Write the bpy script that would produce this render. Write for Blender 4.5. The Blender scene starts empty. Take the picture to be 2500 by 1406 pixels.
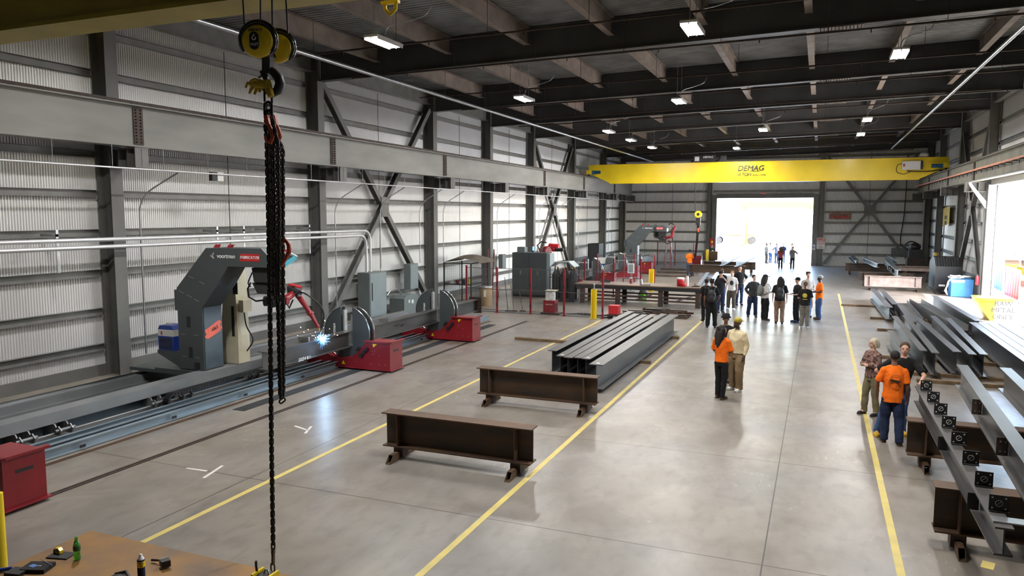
import bpy, math, random
from math import sin, cos, pi, radians as R
from mathutils import Vector as V, Matrix
random.seed(7)
C = bpy.context.scene.collection
# ------------------------------------------------------------------ camera geometry (used to turn measured picture points into places)
CF = 1833.0; _p, _y, _r = R(5.684), R(22.25), R(0.107); CAM = V((0, 0, 4.3))
FW = V((-sin(_y)*cos(_p), cos(_y)*cos(_p), -sin(_p)))
_rt = V((cos(_y), sin(_y), 0)); _up = _rt.cross(FW)
RT = _rt*cos(_r)+_up*sin(_r); UP = _up*cos(_r)-_rt*sin(_r)
def ray(x, y): return FW*CF+RT*(x-1250)-UP*(y-703)
def PZ(x, y, z=0.0): d = ray(x, y); return CAM+d*((z-CAM.z)/d.z)
def PX(x, y, X): d = ray(x, y); return CAM+d*(X/d.x)
def PY(x, y, Y): d = ray(x, y); return CAM+d*(Y/d.y)
# ------------------------------------------------------------------ materials
MATS = {}
def mat(name, col, rough=.5, metal=0., var=.12, scale=3., bump=0., col2=None, coat=0., stretch=None, emit=None, detail=5., spec=.5, trans=0., alpha=1., bscale=None):
    m = bpy.data.materials.new(name); m.use_nodes = True; nt = m.node_tree; N = nt.nodes; L = nt.links
    b = N['Principled BSDF']
    b.inputs['Roughness'].default_value = rough; b.inputs['Metallic'].default_value = metal
    b.inputs['Specular IOR Level'].default_value = spec
    b.inputs['Coat Weight'].default_value = coat; b.inputs['Coat Roughness'].default_value = .15
    b.inputs['Transmission Weight'].default_value = trans; b.inputs['Alpha'].default_value = alpha
    tc = N.new('ShaderNodeTexCoord'); mp = N.new('ShaderNodeMapping'); L.new(tc.outputs['Object'], mp.inputs['Vector'])
    if stretch: mp.inputs['Scale'].default_value = stretch
    nz = N.new('ShaderNodeTexNoise'); nz.inputs['Scale'].default_value = scale; nz.inputs['Detail'].default_value = detail
    L.new(mp.outputs['Vector'], nz.inputs['Vector'])
    rp = N.new('ShaderNodeValToRGB'); e = rp.color_ramp.elements
    c2 = col2 or tuple(c*(1+var) for c in col); c1 = col if col2 else tuple(c*(1-var) for c in col)
    e[0].position = .35; e[1].position = .68; e[0].color = (*c1, 1); e[1].color = (*[min(1, c) for c in c2], 1)
    L.new(nz.outputs['Fac'], rp.inputs['Fac']); L.new(rp.outputs['Color'], b.inputs['Base Color'])
    if bump:
        n2 = N.new('ShaderNodeTexNoise'); n2.inputs['Scale'].default_value = bscale or scale*8; L.new(mp.outputs['Vector'], n2.inputs['Vector'])
        bp = N.new('ShaderNodeBump'); bp.inputs['Strength'].default_value = bump; bp.inputs['Distance'].default_value = .01
        L.new(n2.outputs['Fac'], bp.inputs['Height']); L.new(bp.outputs['Normal'], b.inputs['Normal'])
    if emit:
        b.inputs['Emission Color'].default_value = (*emit[0], 1); b.inputs['Emission Strength'].default_value = emit[1]
    MATS[name] = m; return m
mat('corrugated', (.88,.88,.87), .34, .38, .05, .5)
mat('corrugated_end', (.86,.87,.88), .45, .15, .05, .5)
mat('deck', (.27,.28,.285), .45, .4, .25, 1.2)
mat('col_paint', (.150,.150,.142), .5, 0, .15, 1.5)
mat('beam_paint', (.062,.062,.061), .55, 0, .2, .8)
mat('purlin', (.23,.185,.155), .6, 0, .22, 1.6)
mat('girt', (.20,.20,.19), .45, .1, .15, 2)
mat('runway', (.235,.235,.215), .5, 0, .18, .9, stretch=(1,.4,1.5))
mat('runway_old', (.22,.21,.13), .55, 0, .3, 1.1, col2=(.13,.125,.095))
mat('rust_dark', (.050,.032,.025), .6, .2, .3, 6)
mat('rust', (.075,.045,.030), .62, .15, .3, 2.2, .15, col2=(.115,.062,.028), stretch=(1,1,3))
mat('rust_web', (.032,.026,.022), .5, .3, .3, 1.6, .1, col2=(.075,.040,.018), stretch=(.6,.6,3))
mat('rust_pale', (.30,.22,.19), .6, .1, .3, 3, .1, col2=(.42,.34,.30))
mat('mill_steel', (.070,.066,.064), .42, .35, .25, 2.5, .08, col2=(.115,.108,.104), stretch=(1,.3,1))
mat('mill_web', (.060,.062,.068), .33, .6, .25, 2, .05, stretch=(1,.3,1))
mat('bright_steel', (.42,.44,.45), .3, .8, .1, 4)
mat('chrome', (.62,.63,.64), .18, 1., .06, 3)
mat('bright_pipe', (.80,.81,.82), .33, .55, .05, 4)
mat('galv', (.50,.52,.53), .32, .85, .12, 6)
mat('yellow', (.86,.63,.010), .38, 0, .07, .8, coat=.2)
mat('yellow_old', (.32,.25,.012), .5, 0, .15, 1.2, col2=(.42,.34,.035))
mat('yellow_line', (.50,.41,.14), .55, 0, .2, 3.5, col2=(.62,.50,.14), detail=9)
mat('black', (.013,.013,.014), .5, 0, .3, 5)
mat('black_gloss', (.010,.010,.011), .2, 0, .3, 5, coat=.4)
mat('chain_steel', (.022,.017,.014), .42, .7, .4, 30)
mat('machine_gray', (.060,.072,.076), .45, 0, .08, 1.5)
mat('machine_blue', (.085,.115,.14), .4, .2, .12, 2)
mat('red', (.23,.008,.015), .38, 0, .12, 2, coat=.2)
mat('red_bright', (.52,.02,.03), .35, 0, .1, 3)
mat('red_orange', (.55,.075,.03), .4, 0, .15, 10)
mat('orange_bar', (.75,.27,.16), .5, 0, .1, 3)
mat('cream', (.52,.49,.36), .5, 0, .08, 2)
mat('offwhite', (.66,.65,.62), .5, 0, .06, 3)
mat('white', (.80,.80,.80), .45, 0, .04, 3)
mat('blue', (.010,.045,.30), .4, 0, .1, 4)
mat('blue_box', (.03,.22,.55), .45, 0, .12, 3)
mat('motor_blue', (.010,.085,.21), .4, 0, .1, 4)
mat('elec_gray', (.17,.20,.20), .45, 0, .07, 1.5)
mat('elec_light', (.27,.32,.33), .4, .1, .07, 1.5)
mat('box_gray', (.23,.24,.25), .4, .3, .1, 1.5)
mat('rail_blue', (.34,.42,.48), .33, .6, .2, 3, stretch=(1,.2,1))
mat('wood', (.16,.105,.055), .7, 0, .3, 3, .2, stretch=(2,.4,2))
mat('wood_dark', (.075,.050,.032), .7, 0, .3, 3, .2)
mat('cardboard', (.36,.25,.13), .7, 0, .12, 4)
mat('table_rust', (.34,.165,.030), .5, .1, .4, 1.6, .12, col2=(.15,.095,.055), detail=8)
mat('tabletop_brown', (.17,.10,.065), .5, .2, .3, 1.3, .05, col2=(.10,.075,.06))
mat('concrete_curb', (.30,.27,.23), .8, 0, .15, 2)
mat('ground', (.55,.52,.47), .9, 0, .08, .3)
mat('skin_light', (.56,.33,.24), .55, 0, .05, 8)
mat('skin_brown', (.22,.11,.065), .55, 0, .05, 8)
mat('skin_dark', (.070,.035,.022), .5, 0, .05, 8)
mat('hair_black', (.012,.009,.008), .8, 0, .3, 40)
mat('hair_brown', (.075,.038,.020), .8, 0, .3, 40)
mat('hair_red', (.22,.10,.045), .8, 0, .3, 40)
mat('hair_blonde', (.50,.44,.33), .8, 0, .15, 40)
for n, c in dict(hi_orange=(.93,.17,.012), black_cloth=(.014,.014,.015), charcoal=(.035,.036,.038), navy=(.018,.028,.065), jeans=(.045,.085,.19), jeans_blue=(.05,.16,.42),
    tan=(.24,.17,.095), olive=(.17,.145,.085), cream_cloth=(.62,.54,.34), white_tee=(.62,.61,.58), brown_cloth=(.23,.145,.10), gray_pants=(.19,.185,.16), khaki_dark=(.085,.075,.055),
    maroon=(.30,.07,.07), shirt_gray=(.18,.19,.17), stripe=(.45,.42,.38), boot_brown=(.07,.045,.030), boot_yellow=(.55,.33,.03), white_shoe=(.6,.6,.58), lilac=(.28,.30,.42)).items():
    mat(n, c, .85, 0, .12, 6, .25, bscale=30, spec=.2)
mat('floral', (.022,.016,.016), .8, 0, 0, 22, 0, col2=(.32,.17,.13), detail=1)
mat('glove', (.50,.36,.03), .8, 0, .2, 20, .3)
mat('lamp_glow', (1,1,1), .5, emit=((1,.97,.93), 40))
mat('arc_glow', (.6,.8,1), .5, emit=((.55,.8,1.), 30))
mat('arc_blue', (.1,.3,1), .5, emit=((.10,.42,1.), 2.2))
mat('spark', (1,.7,.3), .5, emit=((1,.72,.35), 25))
mat('exit_red', (.8,.05,.05), .5, emit=((1,.08,.06), 1.6))
mat('led_blue', (.1,.4,1), .5, emit=((.1,.5,1), 4))
mat('screen_blue', (.12,.55,.75), .15, 0, .1, 5, coat=.5)
mat('plastic_green', (.16,.75,.10), .12, 0, .05, 5, trans=.75)
mat('label_green', (.03,.10,.03), .4)
mat('curtain_blue', (.003,.085,.27), .4, 0, .15, 2)
mat('curtain_red', (.42,.010,.006), .4, 0, .15, 2)
mat('curtain_pink', (.26,.015,.05), .4, 0, .15, 2)
mat('text_dark', (.02,.02,.02), .5); mat('text_white', (.85,.85,.85), .5); mat('text_red', (.5,.02,.02), .5)
mat('salmon', (.80,.17,.12), .6, 0, .08, 5); mat('lime', (.30,.85,.05), .6)
mat('mesh_wire', (.11,.11,.115), .45, .5); mat('canopy_brown', (.12,.10,.075), .9, 0, .2, 4, .4)
mat('banner_red', (.20,.05,.04), .7, 0, .4, 5, col2=(.34,.26,.20)); mat('banner_yellow', (.60,.44,.05), .6)
mat('sign_blue', (.10,.22,.55), .5)
mat('brass', (.5,.36,.1), .3, .8)

def floor_material():
    m = bpy.data.materials.new('polished_concrete'); m.use_nodes = True; nt = m.node_tree; N = nt.nodes; L = nt.links; b = N['Principled BSDF']
    tc = N.new('ShaderNodeTexCoord'); P = tc.outputs['Object']
    def noise(s, d=6, st=None, dist=0):
        n = N.new('ShaderNodeTexNoise'); n.inputs['Scale'].default_value = s; n.inputs['Detail'].default_value = d; n.inputs['Distortion'].default_value = dist
        if st:
            mp = N.new('ShaderNodeMapping'); mp.inputs['Scale'].default_value = st; L.new(P, mp.inputs['Vector']); L.new(mp.outputs[0], n.inputs['Vector'])
        else: L.new(P, n.inputs['Vector'])
        return n.outputs['Fac']
    def ramp(f, a, b_, ca, cb):
        r = N.new('ShaderNodeValToRGB'); r.color_ramp.elements[0].position = a; r.color_ramp.elements[1].position = b_
        r.color_ramp.elements[0].color = (*ca, 1); r.color_ramp.elements[1].color = (*cb, 1); L.new(f, r.inputs['Fac']); return r.outputs['Color']
    def mix(f, a, b_, t='MIX'):
        x = N.new('ShaderNodeMixRGB'); x.blend_type = t
        for i, q in ((0, f), (1, a), (2, b_)):
            if hasattr(q, 'links'): L.new(q, x.inputs[i])
            else: x.inputs[i].default_value = q if isinstance(q, float) else (*q, 1)
        return x.outputs[0]
    base = ramp(noise(.30, 6), .36, .62, (.345,.280,.205), (.325,.322,.312))
    base = mix(.55, base, ramp(noise(1.3, 8, (1, .7, 1), .8), .3, .7, (.19,.17,.145), (.43,.40,.355)))
    base = mix(ramp(noise(5, 9, (1, .5, 1)), .5, .8, (0,0,0), (.6,.6,.6)), base, (.17,.15,.13))
    base = mix(ramp(noise(3.2, 9, (1, .35, 1), .6), .60, .85, (0,0,0), (.55,.55,.55)), base, (.43,.41,.37))
    sc_ = mix(1.0, ramp(noise(9, 8, (1.6, .5, 1)), .60, .70, (0,0,0), (1,1,1)), ramp(noise(.55, 3), .55, .68, (0,0,0), (.8,.8,.8)), 'MULTIPLY')
    base = mix(sc_, base, (.55,.54,.51))
    base = mix(1.0, base, (.66,.645,.635), 'MULTIPLY')
    # saw-cut joints
    sp = N.new('ShaderNodeSeparateXYZ'); L.new(P, sp.inputs[0])
    def mth(op, a, b_=None):
        x = N.new('ShaderNodeMath'); x.operation = op
        for i, q in ((0, a), (1, b_)):
            if q is None: continue
            if hasattr(q, 'links'): L.new(q, x.inputs[i])
            else: x.inputs[i].default_value = q
        return x.outputs[0]
    def lines(o, off, step, w): return mth('LESS_THAN', mth('ABSOLUTE', mth('SUBTRACT', mth('MODULO', mth('ADD', o, 400*step-off+step/2), step), step/2)), w)
    j = mth('MAXIMUM', lines(sp.outputs[0], -.5, 7.95, .009), lines(sp.outputs[1], 9.36, 4.13, .009))
    base = mix(j, base, (.035,.03,.025))
    L.new(base, b.inputs['Base Color'])
    mr = N.new('ShaderNodeMapRange'); mr.inputs['From Min'].default_value = .3; mr.inputs['From Max'].default_value = .7; mr.inputs['To Min'].default_value = .31; mr.inputs['To Max'].default_value = .40; L.new(noise(.8, 5), mr.inputs['Value']); L.new(mr.outputs[0], b.inputs['Roughness'])
    b.inputs['Specular IOR Level'].default_value = .55
    bp = N.new('ShaderNodeBump'); bp.inputs['Strength'].default_value = .22; bp.inputs['Distance'].default_value = .008
    L.new(noise(6, 6), bp.inputs['Height']); L.new(bp.outputs[0], b.inputs['Normal'])
    return m
MATS['floor'] = floor_material()
# ------------------------------------------------------------------ mesh builder
def basis(d, up=V((0, 0, 1))):
    d = V(d).normalized(); up = V(up)
    if abs(d.dot(up)) > .995: up = V((0, 1, 0))
    x = d.cross(up).normalized(); y = x.cross(d).normalized(); return x, y, d
class MB:
    def __init__(s): s.v = []; s.f = []; s.m = []; s.s = []
    def add(s, vs, fs, mi=0, sm=False):
        b = len(s.v); s.v += [tuple(v) for v in vs]; s.f += [tuple(b+i for i in f) for f in fs]; s.m += [mi]*len(fs); s.s += [sm]*len(fs); return s
    def box(s, x0, x1, y0, y1, z0, z1, mi=0):
        return s.add([(x, y, z) for z in (z0, z1) for y in (y0, y1) for x in (x0, x1)], [(0,2,3,1),(4,5,7,6),(0,1,5,4),(2,6,7,3),(0,4,6,2),(1,3,7,5)], mi)
    def cbox(s, c, sx, sy, sz, mi=0): return s.box(c[0]-sx/2, c[0]+sx/2, c[1]-sy/2, c[1]+sy/2, c[2]-sz/2, c[2]+sz/2, mi)
    def sec(s, pts, p0, p1, up=(0,0,1), mi=0, sm=False, scale1=1.):
        p0, p1 = V(p0), V(p1); x, y, d = basis(p1-p0, up); n = len(pts)
        vs = [p0+x*a+y*b for a, b in pts]+[p1+x*a*scale1+y*b*scale1 for a, b in pts]
        return s.add(vs, [(i, (i+1) % n, n+(i+1) % n, n+i) for i in range(n)], mi, sm).add(vs, [tuple(range(n))[::-1], tuple(range(n, 2*n))], mi)
    def bar(s, p0, p1, w, h, mi=0, up=(0,0,1)): return s.sec([(-w/2,-h/2),(w/2,-h/2),(w/2,h/2),(-w/2,h/2)], p0, p1, up, mi)
    def ibeam(s, p0, p1, h, w, tf=.02, tw=.014, up=(0,0,1), mi=0):
        a, b = w/2, h/2; t = tw/2
        return s.sec([(-a,-b),(a,-b),(a,-b+tf),(t,-b+tf),(t,b-tf),(a,b-tf),(a,b),(-a,b),(-a,b-tf),(-t,b-tf),(-t,-b+tf),(-a,-b+tf)], p0, p1, up, mi)
    def channel(s, p0, p1, h, w, t=.01, up=(0,0,1), mi=0):
        a, b = w, h/2
        return s.sec([(0,-b),(a,-b),(a,-b+t),(t,-b+t),(t,b-t),(a,b-t),(a,b),(0,b)], p0, p1, up, mi)
    def prism(s, poly, a, b, axis='y', mi=0):
        n = len(poly)
        f = {'y': lambda p, t: (p[0], t, p[1]), 'x': lambda p, t: (t, p[0], p[1]), 'z': lambda p, t: (p[0], p[1], t)}[axis]
        vs = [f(p, a) for p in poly]+[f(p, b) for p in poly]
        return s.add(vs, [(i, (i+1) % n, n+(i+1) % n, n+i) for i in range(n)]+[tuple(range(n))[::-1], tuple(range(n, 2*n))], mi)
    def tube(s, pts, r, n=10, mi=0, closed=False, cap=True, flat=1.):
        pts = [V(p) for p in pts]; k = len(pts); rs = r if isinstance(r, (list, tuple)) else [r]*k
        vs = []; prev = None
        for i, p in enumerate(pts):
            if closed: d = pts[(i+1) % k]-pts[i-1]
            else: d = pts[min(i+1, k-1)]-pts[max(i-1, 0)]
            if d.length < 1e-9: d = V((0,0,1))
            d.normalize()
            if prev is None: x, y, _ = basis(d)
            else:
                x = prev-d*prev.dot(d)
                if x.length < 1e-6: x, y, _ = basis(d)
                x.normalize(); y = x.cross(d)
            prev = x
            vs += [p+x*cos(2*pi*j/n)*rs[i]+y*sin(2*pi*j/n)*rs[i]*flat for j in range(n)]
        fs = [(i*n+j, i*n+(j+1) % n, ((i+1) % k)*n+(j+1) % n, ((i+1) % k)*n+j) for i in range(k if closed else k-1) for j in range(n)]
        s.add(vs, fs, mi, True)
        if cap and not closed: s.add(vs[:n], [tuple(range(n))[::-1]], mi).add(vs[-n:], [tuple(range(n))], mi)
        return s
    def hose(s, pts, r, n=8, mi=0):
        P = [V(p) for p in pts]; Q = []
        for i in range(len(P)-1):
            a, b, c, d = P[max(i-1, 0)], P[i], P[i+1], P[min(i+2, len(P)-1)]
            for k in range(5): t = k/5; Q.append(.5*((2*b)+(c-a)*t+(2*a-5*b+4*c-d)*t*t+(3*b-a-3*c+d)*t**3))
        Q.append(P[-1]); return s.tube(Q, r, n, mi)
    def cyl(s, p0, p1, r, n=16, mi=0): return s.tube([p0, p1], r, n, mi)
    def ell(s, c, r, mi=0, n=12, m=8, rot=None):
        c = V(c); r = r if isinstance(r, (tuple, list)) else (r, r, r); vs = []
        for i in range(m+1):
            t = pi*i/m
            for j in range(n):
                p = V((r[0]*sin(t)*cos(2*pi*j/n), r[1]*sin(t)*sin(2*pi*j/n), r[2]*cos(t)))
                vs.append(c+(rot @ p if rot else p))
        return s.add(vs, [(i*n+j, (i+1)*n+j, (i+1)*n+(j+1) % n, i*n+(j+1) % n) for i in range(m) for j in range(n)], mi, True)
    def lathe(s, prof, c, n=20, mi=0, sm=True):
        c = V(c); k = len(prof); vs = [c+V((r*cos(2*pi*j/n), r*sin(2*pi*j/n), z)) for r, z in prof for j in range(n)]
        s.add(vs, [(i*n+j, i*n+(j+1) % n, (i+1)*n+(j+1) % n, (i+1)*n+j) for i in range(k-1) for j in range(n)], mi, sm)
        return s.add(vs[:n], [tuple(range(n))[::-1]], mi).add(vs[-n:], [tuple(range(n))], mi)
    def build(s, name, mats, parent=None, loc=None, **kw):
        mats = [mats] if isinstance(mats, str) else mats
        if parent is not None: o0 = ORG[parent.name]
        elif loc is not None: o0 = V(loc)
        else:
            xs = [v[0] for v in s.v]; ys = [v[1] for v in s.v]; zs = [v[2] for v in s.v]
            o0 = V(((min(xs)+max(xs))/2, (min(ys)+max(ys))/2, min(zs)))
        me = bpy.data.meshes.new(name); me.from_pydata([(v[0]-o0.x, v[1]-o0.y, v[2]-o0.z) for v in s.v], [], s.f)
        for q in mats: me.materials.append(MATS[q])
        me.polygons.foreach_set('material_index', s.m); me.polygons.foreach_set('use_smooth', s.s); me.update()
        if kw.pop('fix', True) and len(s.f) < 60000:
            import bmesh
            bm = bmesh.new(); bm.from_mesh(me); bmesh.ops.recalc_face_normals(bm, faces=bm.faces); bm.to_mesh(me); bm.free()
        o = bpy.data.objects.new(name, me); C.objects.link(o)
        if parent is not None: o.parent = parent
        else: o.location = o0
        ORG[o.name] = V(o0); tag(o, **kw); return o
ORG = {}
def tag(o, label=None, cat=None, group=None, kind=None):
    if label: o['label'] = label
    if cat: o['category'] = cat
    if group: o['group'] = group
    if kind: o['kind'] = kind
def T(name, label, cat, loc=(0,0,0), group=None, kind=None):
    o = bpy.data.objects.new(name, None); C.objects.link(o); o.location = loc; o.empty_display_size = .1
    ORG[o.name] = V(loc); tag(o, label, cat, group, kind); return o
def dup(root, loc=None, rz=None, label=None, group=None):
    def cp(o, par):
        c = o.copy(); C.objects.link(c); c.parent = par; ORG[c.name] = ORG[o.name].copy()
        for ch in list(o.children): cp(ch, c)
        return c
    r = cp(root, None)
    if loc is not None: r.location = loc
    if rz is not None: r.rotation_euler = (0, 0, rz)
    if label: r['label'] = label
    if group: r['group'] = group
    return r
def text(s, name, size, center, xdir, zdir, m, parent, depth=.004, shear=0., spacing=1.):
    cu = bpy.data.curves.new(name, 'FONT'); cu.body = s; cu.size = size; cu.bevel_depth = size*.014; cu.bevel_resolution = 0; cu.extrude = depth; cu.align_x = 'CENTER'; cu.align_y = 'CENTER'; cu.shear = shear; cu.space_character = spacing
    o = bpy.data.objects.new(name, cu); C.objects.link(o)
    dg = bpy.context.evaluated_depsgraph_get(); me = bpy.data.meshes.new_from_object(o.evaluated_get(dg)); C.objects.unlink(o); bpy.data.objects.remove(o)
    x = V(xdir).normalized(); z = V(zdir).normalized(); n = x.cross(z)
    Mx = Matrix((x, z, n)).transposed().to_4x4(); Mx.translation = V(center)-ORG[parent.name]; me.transform(Mx)
    me.materials.clear(); me.materials.append(MATS[m]); q = bpy.data.objects.new(name, me); C.objects.link(q); q.parent = parent; ORG[q.name] = ORG[parent.name].copy(); return q

# ------------------------------------------------------------------ SETTING
YC = [5.4, 13.9, 22.4, 30.9, 37.3, 43.9, 52.2, 60.7, 67.3]
YB, YF = -9.0, 67.62
def roofz(x): return 10.05+.0226*(x+6.7)
MB().box(-17.3, 8.35, YB-.3, YF+.05, -.2, 0).build('floor', 'floor', loc=(0,0,0), kind='structure')
MB().box(-60, 90, YF+.05, 260, -.25, -.02).box(8.35, 90, -60, YF+.05, -.25, -.02).build('ground', 'ground', loc=(0,0,0), kind='structure')
def corr(lo, hi, pitch, amp, seg=6):
    n = int((hi-lo)/pitch*seg); return [(lo+(hi-lo)*i/n, amp*sin(2*pi*i/seg)) for i in range(n+1)]
def wall_y(mb, X, y0, y1, z0, z1, pitch=.068, amp=.017, t=.05, sgn=1):
    P = corr(y0, y1, pitch, amp); n = len(P); zt = z1 if callable(z1) else (lambda x: z1)
    vs = [(X+a, y, z0) for y, a in P]+[(X+a, y, zt(X)) for y, a in P]
    mb.add(vs, [(i, i+1, n+i+1, n+i) for i in range(n-1)], 0, True)
    mb.box(min(X-.03*sgn, X-(.03+t)*sgn), max(X-.03*sgn, X-(.03+t)*sgn), y0, y1, z0, zt(X), 0)
def wall_x(mb, Y, x0, x1, z0, z1=None, pitch=.068, amp=.017, t=.05, s=1):
    P = corr(x0, x1, pitch, amp); n = len(P); f = (lambda x: z1) if z1 else (lambda x: roofz(x)+.05)
    vs = [(x, Y+a, z0) for x, a in P]+[(x, Y+a, f(x)) for x, a in P]
    mb.add(vs, [(i, i+1, n+i+1, n+i) for i in range(n-1)], 0, True)
    ya, yb = sorted((Y+.03*s, Y+(.03+t)*s))
    mb.add([(x, y, z) for x in (x0, x1) for y in (ya, yb) for z in (z0, f(x))], [(0,1,3,2),(4,6,7,5),(0,4,5,1),(2,3,7,6),(0,2,6,4),(1,5,7,3)])
w = MB(); wall_y(w, -17.0, YB, YF, -.05, roofz(-17)+.05); w.build('wall_left', 'corrugated', loc=(-17,0,0), kind='structure', fix=False)
w = MB(); XR = 8.07
wall_y(w, XR, YB, 31.1, -.05, roofz(8)+.05, sgn=-1); wall_y(w, XR, 43.7, YF, -.05, roofz(8)+.05, sgn=-1); wall_y(w, XR, 31.1, 43.7, 5.75, roofz(8)+.05, sgn=-1)
w.build('wall_right', 'corrugated', loc=(XR,0,0), kind='structure', fix=False)
w = MB(); wall_x(w, YF-.03, -17, -8.4, -.05); wall_x(w, YF-.03, -.52, XR, -.05); wall_x(w, YF-.03, -8.4, -.52, 5.62)
w.build('wall_far', 'corrugated_end', loc=(0,YF,0), kind='structure', fix=False)
w = MB(); wall_x(w, YB+.03, -17, XR, -.05, s=-1); w.build('wall_back', 'corrugated_end', loc=(0,YB,0), kind='structure', fix=False)
# roof deck: trapezoid flutes running across
w = MB(); y = YB-.1; prof = []
while y < YF+.1: prof += [(y, 0), (y+.08, 0), (y+.11, .045), (y+.17, .045)]; y += .2
n = len(prof); vs = [(x, a, roofz(x)+b) for x in (-17.2, 8.3) for a, b in prof]
w.add(vs, [(i, i+1, n+i+1, n+i) for i in range(n-1)])
w.add([(x, y, roofz(x)+.12) for x in (-17.2, 8.3) for y in (YB-.3, YF+.1)], [(0,1,3,2)])
w.build('ceiling', 'deck', loc=(0,0,10), kind='structure', fix=False)
MB().box(-16.95, -16.55, YB, YF-.4, .001, .13).build('baseboard_left', 'concrete_curb', kind='structure')
MB().box(-16.98, -16.93, YB, YF-.4, .13, .42).build('trim_1', 'col_paint', kind='structure')
MB().box(-8.75, -8.36, YF-.42, YF-.09, 0, 5.9).box(-.6, -.2, YF-.42, YF-.09, 0, 5.9).box(-8.36, -.6, YF-.42, YF-.09, 5.62, 6.0).build('trim_2', 'col_paint', kind='structure')
MB().box(7.62, 7.95, 43.45, 43.66, 0, 5.75).box(7.62, 7.95, 31.12, 31.33, 0, 5.75).box(7.7, 7.95, 31.35, 43.43, 5.72, 5.98).build('trim_3', 'offwhite', kind='structure')
# steel columns ------------------------------------------------------------
ordn = ['first', 'second', 'third', 'fourth', 'fifth', 'sixth', 'seventh', 'eighth', 'ninth']
def column(name, x, y, z1, h, wd, label, group, fx):   # h = web direction along x
    t = T(name, label, 'column', (x, y, 0), group, 'thing')
    m = MB(); a, b = h/2, wd/2
    m.prism([(-a,-b),(-a+.022,-b),(-a+.022,-.008),(a-.022,-.008),(a-.022,-b),(a,-b),(a,b),(a-.022,b),(a-.022,.008),(-a+.022,.008),(-a+.022,b),(-a,b)], .03, z1, 'z')
    m.v = [(v[0]+x, v[1]+y, v[2]) for v in m.v]; m.build('shaft', 'col_paint', t)
    MB().cbox((x, y, .016), h+.1, wd+.1, .03).build('base_plate', 'col_paint', t)
    if fx:
        s = fx; x0 = x+s*(a+.005); x1 = x+s*(a+.90)
        k = MB(); lo, hi = min(x0, x1), max(x0, x1)
        bw = .2 if y < 67 else .08
        k.box(lo, hi, y-bw, y+bw, 5.86, 5.89).box(lo, hi, y-bw, y+bw, 5.40, 5.43).box(lo, hi, y-.012, y+.012, 5.43, 5.86)
        for q in (.32, .62, .88): k.box(x+s*(a+q)-.01, x+s*(a+q)+.01, y-bw, y+bw, 5.43, 5.86)
        k.build('bracket', 'col_paint', t)
    return t
for i, y in enumerate(YC[1:]):
    column('steel_column', -16.69, y, roofz(-16.69)-.03, .48, .36, 'grey steel wall column on the robot side, %s one from the camera' % ordn[i], 'columns along the robot side wall', 1)
for i, y in enumerate(YC[5:]):
    column('steel_column', 7.76, y, roofz(7.76)-.03, .42, .36, ['grey steel column beside the big side door', 'grey steel column on the door side wall, next after the side door', 'grey steel column on the door side wall, with yellow banner beyond it', 'corner steel column where the door side wall meets the end wall'][i], 'columns along the side door wall', -1)
column('steel_column', 7.76, 30.7, roofz(7.76)-.03, .42, .36, 'grey steel column at the near end of the side door opening', 'columns along the side door wall', -1)
for x, l in ((-8.98, 'grey end wall column on the robot side of the far door'), (.05, 'grey end wall column beside the stop sign')):
    column('end_wall_column', x, YF-.32, roofz(x)-.05, .36, .36, l, None, 0)
# rafters, eave beams, purlins --------------------------------------------
PXs = [-14.0, -11.3, -8.6, -5.95, -3.25, -.51, 2.14, 4.84]
for i, y in enumerate(YC[1:]):
    x0, x1 = -16.43, 7.53; yy = y if y < 67 else 66.9
    t = T('roof_beam', 'deep dark steel roof beam spanning the hall, %s from the camera' % ordn[i], 'beam', (-4.5, yy, 9.1), 'roof beams across the hall', 'thing')
    zb = lambda x: 8.88+.0226*(x+16.5)
    m = MB(); d = roofz(0)-zb(0)-.02; tt = .03
    for za, zc, ww in ((0, .03, .3), (.03, d-.03, .02), (d-.03, d, .3)):
        m.add([(x, yy+s*ww/2, zb(x)+q) for x in (x0, x1) for s in (-1, 1) for q in (za, zc)], [(0,1,3,2),(4,6,7,5),(0,4,5,1),(2,3,7,6),(0,2,6,4),(1,5,7,3)])
    m.build('girder', 'beam_paint', t)
    for xs in (-9.6, .3):
        s = MB(); s.add([(x, yy+a*.13, zb(x)-b) for x in (xs-.55, xs+.55) for a in (-1, 1) for b in (.002, .014)], [(0,1,3,2),(4,6,7,5),(0,4,5,1),(2,3,7,6),(0,2,6,4),(1,5,7,3)])
        for k in range(12):
            for a in (-1, 1):
                xx = xs-.5+k/11; s.cyl((xx, yy+a*.09, zb(xx)-.014), (xx, yy+a*.09, zb(xx)-.07), .014, 6)
        s.build('splice_plate', 'purlin', t)
ally = [YB+.2]+YC[:-1]+[66.9]
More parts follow.
